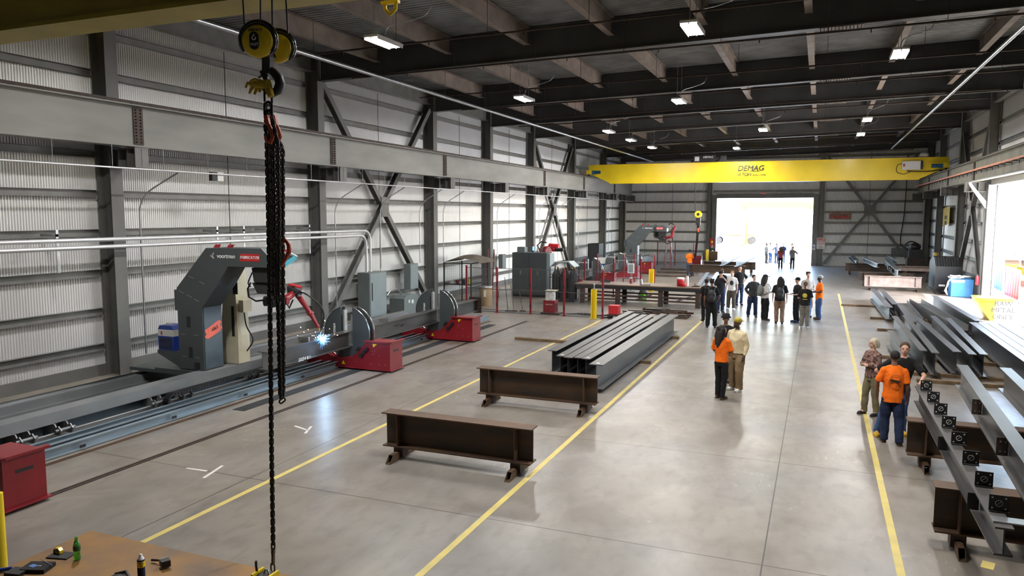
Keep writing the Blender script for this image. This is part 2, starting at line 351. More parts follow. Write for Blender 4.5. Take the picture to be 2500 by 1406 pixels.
for b in range(len(ally)-1):
    y0, y1 = ally[b]+.17, ally[b+1]-.17
    vis = y1 > 10
    if not vis: continue
    if y0 < 13: y0 = 5.6
    bay = 'bay %s' % ['', '', 'before the first roof beam', 'between first and second roof beams', 'between second and third roof beams', 'between third and fourth roof beams', 'between fourth and fifth roof beams', 'between fifth and sixth roof beams', 'between sixth and seventh roof beams', 'beyond the seventh roof beam'][b+1]
    for k, x in enumerate(PXs):
        if y1 < 14 and k < 3: continue
        zt = roofz(x)-.012
        MB().ibeam((x, y0, zt-.265), (x, y1, zt-.265), .53, .2, .018, .012).build('roof_purlin', 'purlin', label='rusty brown roof purlin, %s from the robot side, %s' % (ordn[k], bay[4:]), cat='beam', group='roof purlins', kind='thing')
    for x, l in ((-16.69, 'robot side'), (7.76, 'side door wall')):
        if x > 0 and y1 < 40: continue
        MB().ibeam((x, y0+.02, roofz(x)-.33), (x, y1-.02, roofz(x)-.33), .6, .26, .02, .014).build('eave_beam', 'girt', label='grey eave beam, %s, %s' % (l, bay[4:]), cat='beam', group='eave beams', kind='thing')
# girts -------------------------------------------------------------------
GZ = [.88, 1.79, 2.77, 3.79, 4.77, 5.75, 7.74, 8.75]
def girt(p0, p1, lab, grp, side):
    m = MB(); m.channel(p0, p1, .18, .11*side, .008); m.build('wall_girt', 'girt', label=lab, cat='girt', group=grp, kind='thing')
for b in range(len(YC)-1):
    y0, y1 = YC[b]+.20, YC[b+1]-.20
    for k, z in enumerate(GZ):
        girt((-16.95, y0, z), (-16.95, y1, z), 'grey wall girt on the robot side, %s row up, %s' % (ordn[k], 'before the first column' if b == 0 else 'between %s and %s columns' % (ordn[b-1], ordn[b])), 'girts on the robot side wall', 1)
for b in range(5, len(YC)-1):
    y0, y1 = YC[b]+.20, YC[b+1]-.20
    for k, z in enumerate(GZ):
        girt((7.99, y0, z), (7.99, y1, z), 'grey wall girt on the side door wall, %s row up, %s' % (ordn[k], ['by the side door', 'in the middle bay', 'by the corner'][b-5]), 'girts on the side door wall', -1)
for z, l in ((7.74, 'lower'), (8.75, 'upper')):
    girt((7.99, 31.2, z), (7.99, 43.6, z), '%s grey girt above the big side door' % l, 'girts on the side door wall', -1)
FZ = [.99, 1.82, 2.68, 3.58, 4.44, 5.31, 6.22, 7.2, 8.2, 9.0]
for k, z in enumerate(FZ):
    for x0, x1, l in ((-16.4, -9.25, 'robot side'), (.3, 7.45, 'stop sign side')):
        girt((x0, YF-.09, z), (x1, YF-.09, z), 'horizontal girt on the end wall, %s, %s row up' % (l, ordn[k] if k < 9 else 'topmost'), 'girts on the end wall', 1)
    if z > 6.1: girt((-8.72, YF-.09, z), (-.2, YF-.09, z), 'horizontal girt above the far door, %s row' % {7: 'second', 8: 'third', 9: 'topmost', 6: 'lowest'}[k], 'girts on the end wall', 1)
# sag rods
for b in range(1, len(YC)-1):
    y = (YC[b]+YC[b+1])/2; MB().cyl((-16.80, y, .2), (-16.80, y, 9.1), .012, 6).build('sag_rod', 'beam_paint', label='thin dark vertical rod on the robot side wall, midway %s' % ('between %s and %s columns' % (ordn[b-1], ordn[b])), cat='rod', group='sag rods', kind='thing')
for x, l in ((-14.6, 'near the corner on the robot side'), (-12.2, 'behind the far welding gantry'), (3.6, 'through the middle of the end wall brace')):
    MB().cyl((x, YF-.22, .2), (x, YF-.22, 9.3), .015, 6).build('sag_rod', 'beam_paint', label='thin dark vertical rod on the end wall, '+l, cat='rod', group='sag rods', kind='thing')
# X braces
def brace(a, b, c, d, lab, up, off):
    t = T('cross_brace', lab, 'brace', V(a), 'cross braces', 'thing')
    MB().ibeam(a, b, .22, .2, .014, .01, up=up).build('diagonal', 'col_paint', t)
    o = V(off); c, d = V(c), V(d); mid = (c+d)/2; g = (d-c).normalized()*.16
    MB().ibeam(c, mid-g, .22, .2, .014, .01, up=up).build('diagonal', 'col_paint', t)
    MB().ibeam(mid+g, d, .22, .2, .014, .01, up=up).build('diagonal', 'col_paint', t)
    m = MB(); n = V(off); q = (V(a)+V(b))/2
    if abs(n.x) > .1: m.box(q.x-.012+n.x*.13, q.x+.012+n.x*.13, q.y-.28, q.y+.28, q.z-.4, q.z+.4)
    else: m.box(q.x-.4, q.x+.4, q.y-.012+n.y*.13, q.y+.012+n.y*.13, q.z-.4, q.z+.4)
    m.build('gusset', 'col_paint', t)
for X, lst, nm in ((-16.66, ((22.65, 30.65, 'in the bay with the electrical cabinets'), (44.15, 51.95, 'behind the welding robot cell')), 'robot side wall'), (7.72, ((44.15, 51.95, 'in the bay next to the side door'),), 'side door wall')):
    for a, b, l in lst:
        zt = 9.1 if X > 0 else 8.95
        brace((X, a, .15), (X, b, zt), (X, b, .15), (X, a, zt), 'steel cross brace on the %s %s' % (nm, l), (1, 0, 0), (1 if X < 0 else -1, 0, 0))
brace((.35, YF-.5, .2), (6.9, YF-.5, 9.0), (6.9, YF-.5, .2), (.35, YF-.5, 9.0), 'large steel cross brace on the end wall beside the stop sign', (0, 1, 0), (0, -1, 0))
# crane runways -------------------------------------------------------------
def runway(X, lab, sgn, mm, y0):
    t = T('crane_runway', lab, 'crane runway', (X, 30, 5.9), None, 'thing')
    MB().ibeam((X, y0, 6.41), (X, 66.6, 6.41), 1.02, .36, .03, .016).build('girder', mm, t)
    r = MB(); r.box(X-.035, X+.035, y0, 66.4, 6.93, 7.02)
    y = y0+.5
    while y < 66: r.box(X-.12, X+.12, y-.03, y+.03, 6.925, 6.95); y += .75
    r.build('rail', 'rust_dark', t)
    for y in [13.9+.05, 22.0, 30.4, 43.6, 51.9, 60.5]:
        s = MB(); xx = X+sgn*.02; s.box(min(xx, xx+sgn*.018), max(xx, xx+sgn*.018), y-.14, y+.14, 5.97, 6.87)
        for k in range(11):
            for dy in (-.07, .07): s.cyl((xx+sgn*.018, y+dy, 6.03+k*.078), (xx+sgn*.055, y+dy, 6.03+k*.078), .02, 6)
        s.build('splice_plate', 'rust_dark', t)
    return t
runway(-15.72, 'long grey crane runway girder with rusty rail on the robot side', 1, 'runway', 2.0)
tr = runway(7.0, 'stained crane runway girder above the big side door with orange conductor bar', -1, 'runway_old', 20.0)
m = MB(); m.box(6.74, 6.78, 24, 66.2, 6.38, 6.46)
m.build('conductor_bar', 'orange_bar', tr, label='orange conductor bar')
m = MB(); y = 25
while y < 66: m.box(6.78, 6.985, y-.02, y+.02, 6.36, 6.40); m.box(6.77, 6.79, y-.02, y+.02, 6.2, 6.46); y += 1.2
m.build('bar_hanger', 'black', tr, kind='stuff')
# conduits, pipes -----------------------------------------------------------
def pipe(name, pts, r, mm, lab, cat='pipe', parts=None, grp=None):
    q = [V(pts[0])]
    for i in range(1, len(pts)-1):
        a, b, c = V(pts[i-1]), V(pts[i]), V(pts[i+1]); rr = min(.45, (b-a).length*.4, (c-b).length*.4)
        s, e = b+(a-b).normalized()*rr, b+(c-b).normalized()*rr
        q += [s*(1-t)**2+b*2*t*(1-t)+e*t*t for t in (0, .2, .4, .6, .8, 1)]
    q.append(V(pts[-1])); MB().tube(q, r, 10).build(name, mm, label=lab, cat=cat, group=grp)
pipe('conduit', [(-16.2,6,3.66),(-16.2,25.0,3.62),(-16.2,25.0,2.02)], .052, 'bright_pipe', 'upper thick shiny conduit running along the robot side wall and bending down', 'conduit')
pipe('conduit', [(-16.2,6,3.48),(-16.2,24.72,3.44),(-16.2,24.72,2.02)], .052, 'bright_pipe', 'lower thick shiny conduit running along the robot side wall and bending down', 'conduit')
for k, y in enumerate((12.1, 17.1, 18.2, 19.3, 21.4)):
    m = MB(); m.box(-16.32, -16.30, y-.03, y+.03, 2.9, 3.9); m.box(-16.84, -16.30, y-.03, y+.03, 3.74, 3.80)
    m.build('strut_bracket', 'galv', label='small galvanised strut holding the thick conduits, %s from the camera' % ordn[k], cat='bracket', group='conduit struts')
pipe('conduit', [(-15.45,4,5.36),(-15.45,66.3,5.36)], .022, 'bright_pipe', 'long thin silver conduit hung below the robot side crane runway', 'conduit')
for k, y in enumerate([14.35, 22.85, 25.9, 29.1, 31.35, 37.7, 44.3, 48.0, 52.6, 61.1]):
    pipe('conduit_drop', [(-15.5,y+.6,5.33),(-16.35,y+.1,4.7),(-16.35,y+.1,.6 if k not in (2, 3) else 2.1)], .02, 'galv', 'thin conduit branching down the robot side wall, %s' % ['along the first column','along the second column','to the tall electrical cabinet','to the small wall box','along the third column','along the fourth column','along the fifth column','into the robot cell','along the sixth column','along the seventh column'][k], 'conduit', grp='conduit drops')
m = MB()
for y in [4+1.5*i for i in range(41)]: m.cyl((-15.5, y, 5.37), (-15.5, y, 5.89), .006, 6)
m.build('hanger_rods', 'galv', label='thin hanger rods between conduit and crane runway', cat='rod', kind='stuff')
pipe('sprinkler_pipe', [(-12.9,8,8.53),(-12.9,62,8.53)], .06, 'galv', 'thick silver sprinkler main under the roof on the robot side')
pipe('sprinkler_pipe', [(4.45,14,8.9),(4.45,60,8.9)], .06, 'galv', 'thick silver sprinkler main under the roof on the side door side')
for k, y in enumerate([12.4, 18.1, 21.6, 26.2, 29.9, 34.2, 36.6, 41, 47, 50.8, 56, 63.5]):
    m = MB(); m.cyl((-14.6, y, 8.76), (6.2, y, 9.062), .028, 8)
    for i in range(8): x = -13.5+i*2.7; z = 8.76+(x+14.6)*.0145; m.cyl((x, y, z), (x, y, z+.9), .008, 6); m.cyl((x+1, y, z-.09), (x+1, y, z), .016, 6)
    m.build('sprinkler_branch', 'rust_dark', label='thin dark sprinkler branch pipe across the hall, %s' % ('%s from the camera' % (ordn[k] if k < 9 else ['tenth', 'eleventh', 'twelfth'][k-9])), cat='pipe', group='sprinkler branch pipes')
# high bay lights -------------------------------------------------------------
LT = [(-10.4,16.83,'largest in view, above the long roof purlin'),(-2.94,18.31,'near the top edge in the middle'),(1.79,23.2,'near the silver sprinkler main'),(-10.52,26.91,'second along the robot side'),(-5.21,29.68,'over the aisle beyond the second roof beam'),(-10.51,39.17,'third along the robot side'),(-10.51,44.18,'fourth along the robot side'),(-10.37,49.57,'fifth along the robot side'),(-2.92,41.28,'midway down the hall over the aisle'),(1.79,38.56,'upper of the close pair over the side door side'),(1.83,45.51,'lower of the close pair over the side door side'),(-5.31,52.18,'farthest, just above the yellow crane')]
EX = [(-10.4,9.3),(1.8,11.3),(-3,11)]
def light(x, y, lab):
    t = T('high_bay_light', lab, 'light', (x, y, 8.55), 'high bay lights')
    MB().box(x-.2, x+.2, y-.62, y+.62, 8.60, 8.66).box(x-.20, x-.185, y-.6, y+.6, 8.55, 8.6).box(x+.185, x+.20, y-.6, y+.6, 8.55, 8.6).box(x-.012, x+.012, y-.6, y+.6, 8.56, 8.6).build('housing', 'offwhite', t)
    for s in (-1, 1):
        MB().box(x+s*.1-.075, x+s*.1+.075, y-.57, y+.57, 8.575, 8.599).build('lamp_tube', 'lamp_glow', t)
    m = MB()
    for s in (-.45, .45): m.cyl((x, y+s, 8.66), (x, y+s, roofz(x)-.02), .008, 6)
    m.build('hanger', 'galv', t, kind='stuff')
    m = MB(); m.hose([(x, y, 8.66), (x+.1, y+.1, 9.0), (x+.5, y+.5, 9.2), (x+.8, y+.7, 9.35), (x+.9, y+.85, 9.6)], .012, 6); m.build('power_cable', 'galv', t)
    L = bpy.data.lights.new('high_bay_lamp', 'AREA'); L.shape = 'RECTANGLE'; L.size = .36; L.size_y = 1.16; L.energy = LAMP_W; L.color = (1, .972, .955)
    o = bpy.data.objects.new('high_bay_lamp', L); C.objects.link(o); o.location = (0, 0, .015); o.parent = t
LAMP_W = 460
for x, y, l in LT: light(x, y, 'bright rectangular high bay light, '+l)
for k, (x, y) in enumerate(EX): light(x, y, 'high bay light outside the picture, %s' % ordn[k])
# ------------------------------------------------------------------ YELLOW CRANES
def crane(Yc, x0, x1, zb, zt, w, lab, near):
    t = T('bridge_crane', lab, 'crane', ((x0+x1)/2, Yc, zb))
    m = MB(); y0, y1 = Yc-w/2, Yc+w/2
    cut = 1.6; hh = zt-zb
    m.prism([(x0, zt), (x0, zt-hh*.42), (x0+cut, zb+.05), (x1-cut, zb+.05), (x1, zt-hh*.42), (x1, zt)], y0+.02, y1-.02, 'y')
    m.box(x0+cut, x1-cut, y0-.03, y1+.03, zb, zb+.05).box(x0, x1, y0-.03, y1+.03, zt, zt+.03)
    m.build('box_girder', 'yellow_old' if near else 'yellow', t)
    for x, s in ((x0+.1, -1), (x1-.1, 1)):
        xr = -15.72 if s < 0 else 7.0
        e = MB(); e.box(xr-.13, xr+.13, Yc-1.4, Yc+1.4, 7.12, 7.42); q = e.build('end_carriage', 'yellow', t)
        for yy in (Yc-1.1, Yc+1.1): MB().cyl((xr-.05, yy, 7.17), (xr+.05, yy, 7.17), .14, 18).build('wheel', 'black', q)
        d = MB(); d.cyl((xr-s*.35, Yc-.75, 7.28), (xr-s*.75, Yc-.75, 7.28), .11, 14); d.box(min(xr-s*.15, xr-s*.38), max(xr-s*.15, xr-s*.38), Yc-.9, Yc-.6, 7.14, 7.4)
        for k in range(5): d.cyl((xr-s*(.42+k*.07), Yc-.75, 7.28), (xr-s*(.44+k*.07), Yc-.75, 7.28), .125, 14)
        d.build('drive_motor', 'motor_blue', t)
    return t
tc_ = crane(54.3, -16.0, 7.28, 6.46, 7.82, .5, 'yellow overhead bridge crane spanning the far end of the hall', False)
yF = 54.3-.27
for s, px_, py_, h, mm in (('DEMAG', 1832, 411, .50, 'text_dark'), ('10 TON', 1815, 426, .28, 'text_dark'), ('DEMAG CRANE', 1852, 427, .13, 'text_dark')):
    P = PY(px_, py_, yF); text(s, 'lettering', h, P, (1,0,0), (0,0,1), mm, tc_, .004, .25)
P = PY(1842, 417.5, yF); MB().cbox(P, .7, .01, .03).build('underline', 'text_dark', tc_)
a, b = PY(2203, 394, yF-.1), PY(2250, 414, yF-.1)
MB().box(a.x, b.x-.08, yF-.2, yF+.0, b.z, a.z).build('control_box', 'white', tc_)
MB().box(b.x-.07, b.x+.05, yF-.22, yF+.0, b.z+.03, a.z+.02).build('box_end', 'black', tc_)
MB().hose([(a.x+.05, yF-.05, b.z+.4), (a.x-.25, yF-.05, b.z+.3), (a.x-.28, yF-.05, b.z-.1), (a.x+.1, yF-.05, b.z-.25), (a.x+.5, yF-.05, b.z-.12)], .018, 8).hose([(a.x+.3, yF-.04, b.z-.07), (b.x+.3, yF-.04, b.z-.12), (b.x+1.1, yF-.04, b.z-.02)], .03, 8).build('cable', 'black', tc_)
MB().cbox(a+V((.1,-.11,-.25)), .1, .01, .18).build('red_mark', 'red_bright', tc_)
MB().ell((5.9, 54.3, 8.0), (.27,.2,.2)).build('siren', 'offwhite', tc_)
P = PY(1713, 387, 54.3)
m = MB(); m.box(-8.4, -6.9, 54.0, 54.9, 7.87, 8.35).cyl((-8.6, 54.4, 8.1), (-6.7, 54.4, 8.1), .2, 14).box(-6.6, -6.2, 54.2, 54.6, 7.87, 8.3); h = m.build('hoist_trolley', 'black', tc_)
text('DEMAG', 'lettering', .2, (-7.4, 53.99, 8.2), (1,0,0), (0,0,1), 'text_white', tc_, .004, .2)
MB().cbox((-8.15, 53.99, 8.1), .3, .012, .3).build('label_plate', 'white', tc_)
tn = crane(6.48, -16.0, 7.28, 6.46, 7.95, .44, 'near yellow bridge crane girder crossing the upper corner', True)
m = MB(); P = PZ(953, 6, 6.44)
m.tube([P+V((-.07,0,.02)), P+V((-.06,0,-.07)), P+V((0,0,-.12)), P+V((.06,0,-.07)), P+V((.07,0,.02))], .02, 8).cbox(P+V((0,0,.0)), .2, .05, .03)
m.build('hook_bracket', 'yellow', tn)
# ------------------------------------------------------------------ HOOK BLOCKS AND CHAIN
def link_pts(c, d, side, L=.040, r=.0135, n=8):
    """stadium path of a chain link: centre c, long direction d, width direction side"""
    pts = []; c = V(c); d = V(d).normalized(); side = V(side)
    side = (side-d*side.dot(d)).normalized(); h = L/2-.002
    for k in range(n+1):
        a = pi*k/n; pts.append(c+d*(h+r*sin(a))+side*(r*cos(a)))
    for k in range(n+1):
        a = pi+pi*k/n; pts.append(c+d*(-h+r*sin(a))+side*(r*cos(a)))
    return pts
def chain_links(m, pts, pitch=.041, wire=.0078, r=.0165, n=7, L=None):
    pts = [V(p) for p in pts]; seg = []; tot = 0
    for a, b in zip(pts, pts[1:]): seg.append((tot, (b-a).length, a, b)); tot += (b-a).length
    k = int(tot/pitch); i = 0
    for q in range(k):
        s = (q+.5)*pitch
        while i < len(seg)-1 and s > seg[i][0]+seg[i][1]: i += 1
        a, b = seg[i][2], seg[i][3]; d = (b-a).normalized(); c = a+d*(s-seg[i][0])
        ax = V((1, 0, 0)) if abs(d.x) < .9 else V((0, 0, 1)); sd = ax if q % 2 == 0 else d.cross(ax)
        sd = (Matrix.Rotation(R(28), 3, d) @ sd)
        m.tube(link_pts(c, d, sd, (L or pitch)+.006, r, 5), wire, n, closed=True)
    return m
HY = 5.7
t = T('hook_block', 'yellow and black crane hook block with two sheave covers hanging on wire ropes', 'hook block', PY(655, 130, HY))
for k, (cx_, cy_, rr, yy) in enumerate(((630, 101, .150, HY), (678, 118, .140, HY+.26))):
    c = PY(cx_, cy_, yy)
    f = V((.40, -1, 0)).normalized(); sd = V((1, .40, 0)).normalized(); rot = Matrix((sd, -f, V((0,0,1)))).transposed()
    def at(u, w, v): return c+sd*u+f*w+V((0,0,v))
    # cover: rounded disc
    m = MB(); m.ell(c, (rr, .075, rr), 0, 28, 12, rot); cv = m.build('sheave_cover', 'yellow', t)
    m = MB(); pts = []
    for a in range(-40, 221, 13): pts.append(at((rr+.012)*cos(R(a)), -.012, (rr+.012)*sin(R(a))+.012))
    m.tube(pts, .027, 10)
    m.tube([at((rr+.02)*cos(R(a)), .03, (rr+.02)*sin(R(a))) for a in range(-45, 40, 8)], .010, 8)
    m.build('rope_guard', 'black_gloss', t)
    if k == 0:
        m = MB(); P = []
        for a in range(0, 360, 15): P.append((.043*cos(R(a)), .045*sin(R(a))+(.035 if sin(R(a)) > 0 else -.035)-.01))
        n = len(P); vs = [at(p[0]-.01, .070, p[1]) for p in P]+[at(p[0]-.01, .082, p[1]) for p in P]
        m.add(vs, [(i, (i+1) % n, n+(i+1) % n, n+i) for i in range(n)]+[tuple(range(n, 2*n))]); m.build('oval_badge', 'black', t)
        text('10.0T', 'lettering', .034, at(-.008, .085, -.045), sd, (0,0,1), 'text_white', t, .001)
        text('DEMAG', 'lettering', .036, at(-.0, .068, .088), sd, V((0,0,1))*.85-f*.3, 'text_dark', t, .001, .25)
        m = MB(); m.tube([at(-.01+.016*cos(R(a)), .085, .012+.016*sin(R(a))) for a in range(120, 400, 30)], .005, 6).cyl(at(-.01, .085, .03), at(-.01, .085, .045), .006, 8); m.build('hook_symbol', 'text_white', t)
c = PY(656, 150, HY+.12)
MB().bar(PY(640, 118, HY+.05), PY(668, 130, HY+.22), .07, .10).bar(PY(655, 140, HY+.12), PY(655, 180, HY+.12), .09, .07).build('crosshead', 'black', t)
hk = [PY(x, y, HY+.12) for x, y in ((656,168),(668,176),(680,190),(684,205),(678,220),(664,228),(650,222),(642,210),(641,200))]
MB().tube(hk, [.030,.040,.046,.048,.046,.040,.030,.022,.014], 12).build('hook', 'black', t)
MB().bar(PY(640, 172, HY+.1), PY(652, 196, HY+.1), .025, .05).tube([PY(x, y, HY+.08) for x, y in ((632,190),(640,183),(650,188),(653,200))], .010, 8).build('safety_latch', 'black', t)
for k, (xa, xb, yb, yy) in enumerate(((593, 597, 62, HY-.02), (636, 636, 55, HY), (664, 665, 62, HY), (698, 703, 82, HY+.26))):
    a, b = PY(xa, 0, yy), PY(xb, yb, yy); b.y = yy; a = b+(a-b)*1.0; d = (a-b); a = b+V((d.x, .0, d.z))*3.0
    MB().cyl(a, b, .0075, 8).build('wire_rope', 'black', t)
# glove
m = MB(); Yg = HY+.05
def gp(x, y, dy=0): return PY(x, y, Yg+dy)
m.tube([gp(655,205), gp(645,206), gp(628,203), gp(615,205)], [.045,.040,.045,.038], 10)
for i, (x, y, r) in enumerate(((601,212,.014),(610,226,.014),(622,228,.014),(634,222,.015))): m.tube([gp(622+i*5, 205, (i-1.5)*.01), gp(x+4, y-9, (i-1.5)*.015), gp(x, y, (i-1.5)*.015)], [.018, r+.002, r-.002], 8).ell(gp(x, y, (i-1.5)*.015), r-.001)
m.tube([gp(632,198,-.03), gp(622,194,-.05), gp(612,198,-.06)], [.018,.016,.012], 8)
m.tube([gp(650,200), gp(658,222), gp(662,236)], [.045,.036,.03], 10)
m.build('work_glove', 'glove', label='yellow leather work glove stuck in the crane hook', cat='glove')
# sling: master link, hooks, chain legs
sl_ = T('chain_sling', 'dark chain sling with orange grab hooks and bunched chain legs hanging from crane hook', 'chain sling', PY(655, 240, HY+.1))
YS = HY+.1
def sp(x, y, dy=0): return PY(x, y, YS+dy)
m = MB(); m.tube(link_pts(sp(655, 243), (0,0,1), (1,0,0), .12, .042, 8), .011, 10, closed=True)
m.tube(link_pts(sp(655, 268, -.02), (0,0,1), (1,.4,0), .08, .034, 8), .013, 10, closed=True).tube(link_pts(sp(657, 275, .03), (0,0,1), (.3,1,0), .08, .034, 8), .013, 10, closed=True)
m.build('master_link', 'chain_steel', sl_)
for k, (x0, y0, x1, y1, dy) in enumerate(((650,282,661,352,-.05),(668,282,680,352,.05))):
    m = MB(); m.bar(sp(x0, y0, dy), sp(x0+5, y0+22, dy), .03, .045).tube([sp(x0+4, y0+18, dy), sp(x0+12, y0+35, dy), sp(x0+16, y0+52, dy), sp(x0+10, y0+66, dy), sp(x0, y0+62, dy), sp(x0-3, y0+50, dy)], [.016,.019,.020,.019,.014,.008], 10)
    m.ell(sp(x0+3, y0+16, dy), .024); m.build('grab_hook', 'red_orange', sl_)
for k, (pts, dy) in enumerate(((((652,275),(649,310),(652,350),(656,560),(659,740),(663,1090),(667,1338)), -.03), (((658,275),(666,320),(671,600),(680,760),(685,975)), .02), (((664,280),(676,330),(690,365),(690,600),(691,760),(691,968)), .09), (((652,290),(660,350),(665,520),(667,735)), .06), (((664,285),(678,350),(681,520),(680,735)), -.06))):
    m = MB(); chain_links(m, [sp(x, y, dy) for x, y in pts], n=6)
    m.build('chain_leg', 'chain_steel', sl_)
m = MB(); m.tube([sp(x, y, 0) for x, y in ((688,596),(697,586),(705,598),(706,615),(697,632),(687,650))], [.010,.018,.021,.022,.018,.014], 10); m.build('grab_hook', 'red_orange', sl_)
m = MB(); m.tube(link_pts(sp(689, 978, .05), (.3,0,.2), (.2,0,1), .05, .017, 6), .008, 8, closed=True); m.build('end_link', 'chain_steel', sl_)
m = MB(); m.bar(sp(667, 1336), sp(667, 1352), .03, .03).bar(sp(667, 1350), sp(667, 1378), .022, .03).tube(link_pts(sp(666, 1385), (0,0,1), (1,0,0), .05, .022, 6), .008, 8, closed=True); m.build('swivel', 'rust', sl_)
# ------------------------------------------------------------------ NEAR TABLE AND THINGS ON IT
TZ = .95
t = T('steel_table', 'rusty steel plate work table at the bottom corner', 'table', (-5.7, 4.4, 0))
MB().box(-7.02, -4.40, 3.3, 5.40, TZ-.03, TZ).build('tabletop', 'table_rust', t)
for x in (-6.9, -4.55):
    for y in (3.45, 5.2): MB().box(x-.05, x+.05, y-.05, y+.05, 0, TZ-.03).build('leg', 'rust', t)
MB().box(-6.9, -4.5, 5.18, 5.22, .3, .38).box(-6.9, -4.5, 3.43, 3.47, .3, .38).build('rail', 'rust', t)
P = PZ(668, 1404, TZ); P.y = min(P.y, 5.3)
t = T('lifting_magnet', 'black and yellow lifting magnet on the table under the hanging chain', 'magnet', (P.x, P.y-.05, TZ))
x, y = P.x, P.y-.05
MB().box(x-.07, x+.07, y-.1, y+.06, TZ, TZ+.055).build('body', 'black', t)
MB().box(x-.095, x-.072, y-.1, y+.06, TZ, TZ+.08).build('end_plate', 'yellow', t); MB().box(x+.072, x+.095, y-.1, y+.06, TZ, TZ+.08).build('end_plate', 'yellow', t)
MB().tube([(x-.08, y-.03, TZ+.05), (x-.10, y-.02, TZ+.12), (x-.10, y-.02, TZ+.17)], .012, 8).build('lever', 'black', t)
MB().tube([(x-.03, y, TZ+.055), (x-.015, y, TZ+.095), (x+.015, y, TZ+.095), (x+.03, y, TZ+.055)], .008, 8).build('lug', 'bright_steel', t)
P = PZ(189, 1366, TZ); x, y = P.x, P.y
t = T('drink_bottle', 'small green soda bottle standing on the rusty table', 'bottle', (x, y, TZ))
MB().lathe([(.026,TZ),(.031,TZ+.01),(.030,TZ+.05),(.027,TZ+.075),(.031,TZ+.10),(.032,TZ+.14),(.022,TZ+.18),(.013,TZ+.195),(.012,TZ+.205)], (x,y,0)).build('body', 'plastic_green', t)
MB().lathe([(.0325,TZ+.095),(.0335,TZ+.10),(.0335,TZ+.138),(.0325,TZ+.142)], (x,y,0)).build('label', 'label_green', t)
MB().lathe([(.015,TZ+.203),(.0155,TZ+.225),(.013,TZ+.23)], (x,y,0)).build('cap', 'plastic_green', t)
P = PZ(346, 1412, TZ); x, y = P.x, P.y
t = T('spray_can', 'dark blue and yellow spray can with grey cap on the table', 'spray can', (x, y, TZ))
MB().lathe([(.031,TZ),(.033,TZ+.006),(.033,TZ+.18),(.031,TZ+.185)], (x,y,0)).build('body', 'navy', t)
MB().lathe([(.0335,TZ+.115),(.0337,TZ+.118),(.0337,TZ+.168),(.0335,TZ+.17)], (x,y,0)).build('label_band', 'yellow', t)
text('WD\n40', 'lettering', .024, (x+.027, y-.0235, TZ+.143), (.65,.76,0), (0,0,1), 'text_dark', t, .001)
MB().lathe([(.031,TZ+.185),(.022,TZ+.205),(.016,TZ+.207),(.014,TZ+.23),(.008,TZ+.235)], (x,y,0)).build('cap', 'white', t)
P = PZ(403, 1383, TZ); x, y = P.x, P.y
t = T('bench_brush', 'black bench brush with short handle lying on the table', 'brush', (x, y, TZ))
MB().bar((x-.02, y+.01, TZ+.045), (x+.05, y-.03, TZ+.045), .08, .06).build('bristle_block', 'black', t)
MB().bar((x-.035, y+.015, TZ+.05), (x-.02, y+.01, TZ+.05), .084, .05).build('ferrule', 'bright_steel', t)
MB().tube([(x-.03, y+.012, TZ+.045), (x-.10, y+.02, TZ+.035), (x-.19, y+.02, TZ+.022)], [.013,.010,.013], 8).build('handle', 'black', t)
def booklet(px_, py_, w, d, h, rz, name, lab, mm, grp=None):
    P = PZ(px_, py_, TZ); t = T(name, lab, 'case' if 'case' in name else 'tray', (P.x, P.y, TZ), grp)
    m = MB().box(-w/2, w/2, -d/2, d/2, 0, h); M_ = Matrix.Rotation(rz, 4, 'Z'); m.v = [tuple(M_ @ V(v)+P) for v in m.v]; m.build('shell', mm, t); return t, P
t1, P1 = booklet(92, 1389, .24, .17, .035, .35, 'tool_case', 'black tool case with silver edge, the larger one on the table', 'charcoal')
m = MB().bar(P1+V((-.10,.10,.037)), P1+V((.13,.05,.037)), .006, .006); m.build('silver_edge', 'bright_steel', t1)
text('CASE', 'lettering', .02, P1+V((.02,0,.036)), (1,.35,0), (-.35,1,0), 'text_white', t1, .0005)
t2, P2 = booklet(42, 1400, .16, .13, .03, .2, 'tool_case', 'smaller black tool case at the picture corner', 'black')
t3, P3 = booklet(150, 1357, .22, .14, .012, .25, 'plastic_tray', 'flat black plastic tray under the tape measure', 'black')
MB().cbox(P1+V((-.03,-.02,.0365)), .07, .05, .001).build('print', 'sign_blue', t1)
P = PZ(143, 1349, TZ+.012); t = T('tape_measure', 'yellow and black tape measure on the black tray', 'tape measure', P)
MB().prism([(P.x-.04,P.z),(P.x+.04,P.z),(P.x+.045,P.z+.03),(P.x+.02,P.z+.055),(P.x-.025,P.z+.05),(P.x-.04,P.z+.03)], P.y-.02, P.y+.02, 'y').build('case', 'yellow', t)
MB().prism([(P.x-.043,P.z),(P.x-.02,P.z),(P.x-.02,P.z+.04),(P.x-.043,P.z+.03)], P.y-.023, P.y+.023, 'y').cyl((P.x+.01,P.y-.022,P.z+.03), (P.x+.01,P.y+.022,P.z+.03), .014).build('grip', 'black', t)
P = PZ(80, 1388, TZ+.0); P = V((P.x+.0, P.y-.14, TZ)); 
MB().tube([P+V((-.03,0,.01)), P+V((.0,.02,.018)), P+V((.03,-.01,.01))], [.008,.014,.010], 8).build('metal_fitting', 'bright_steel', label='small shiny metal fitting between the two tool cases', cat='fitting')
P = PZ(14, 1396, TZ)
MB().tube([P+V((-.05,-.03,.02)), P+V((.03,.04,.025))], [.018,.016], 10).build('marker_pen', 'blue', label='blue marker lying at the edge of the table', cat='marker')
P = PZ(290, 1420, TZ); m = MB(); m.ell(P+V((0,0,.01)), (.12,.09,.05)); m.tube([P+V((-.1,.05,.03)), P+V((0,.08,.06)), P+V((.1,.04,.02)), P+V((.12,-.04,.02))], .016, 8)
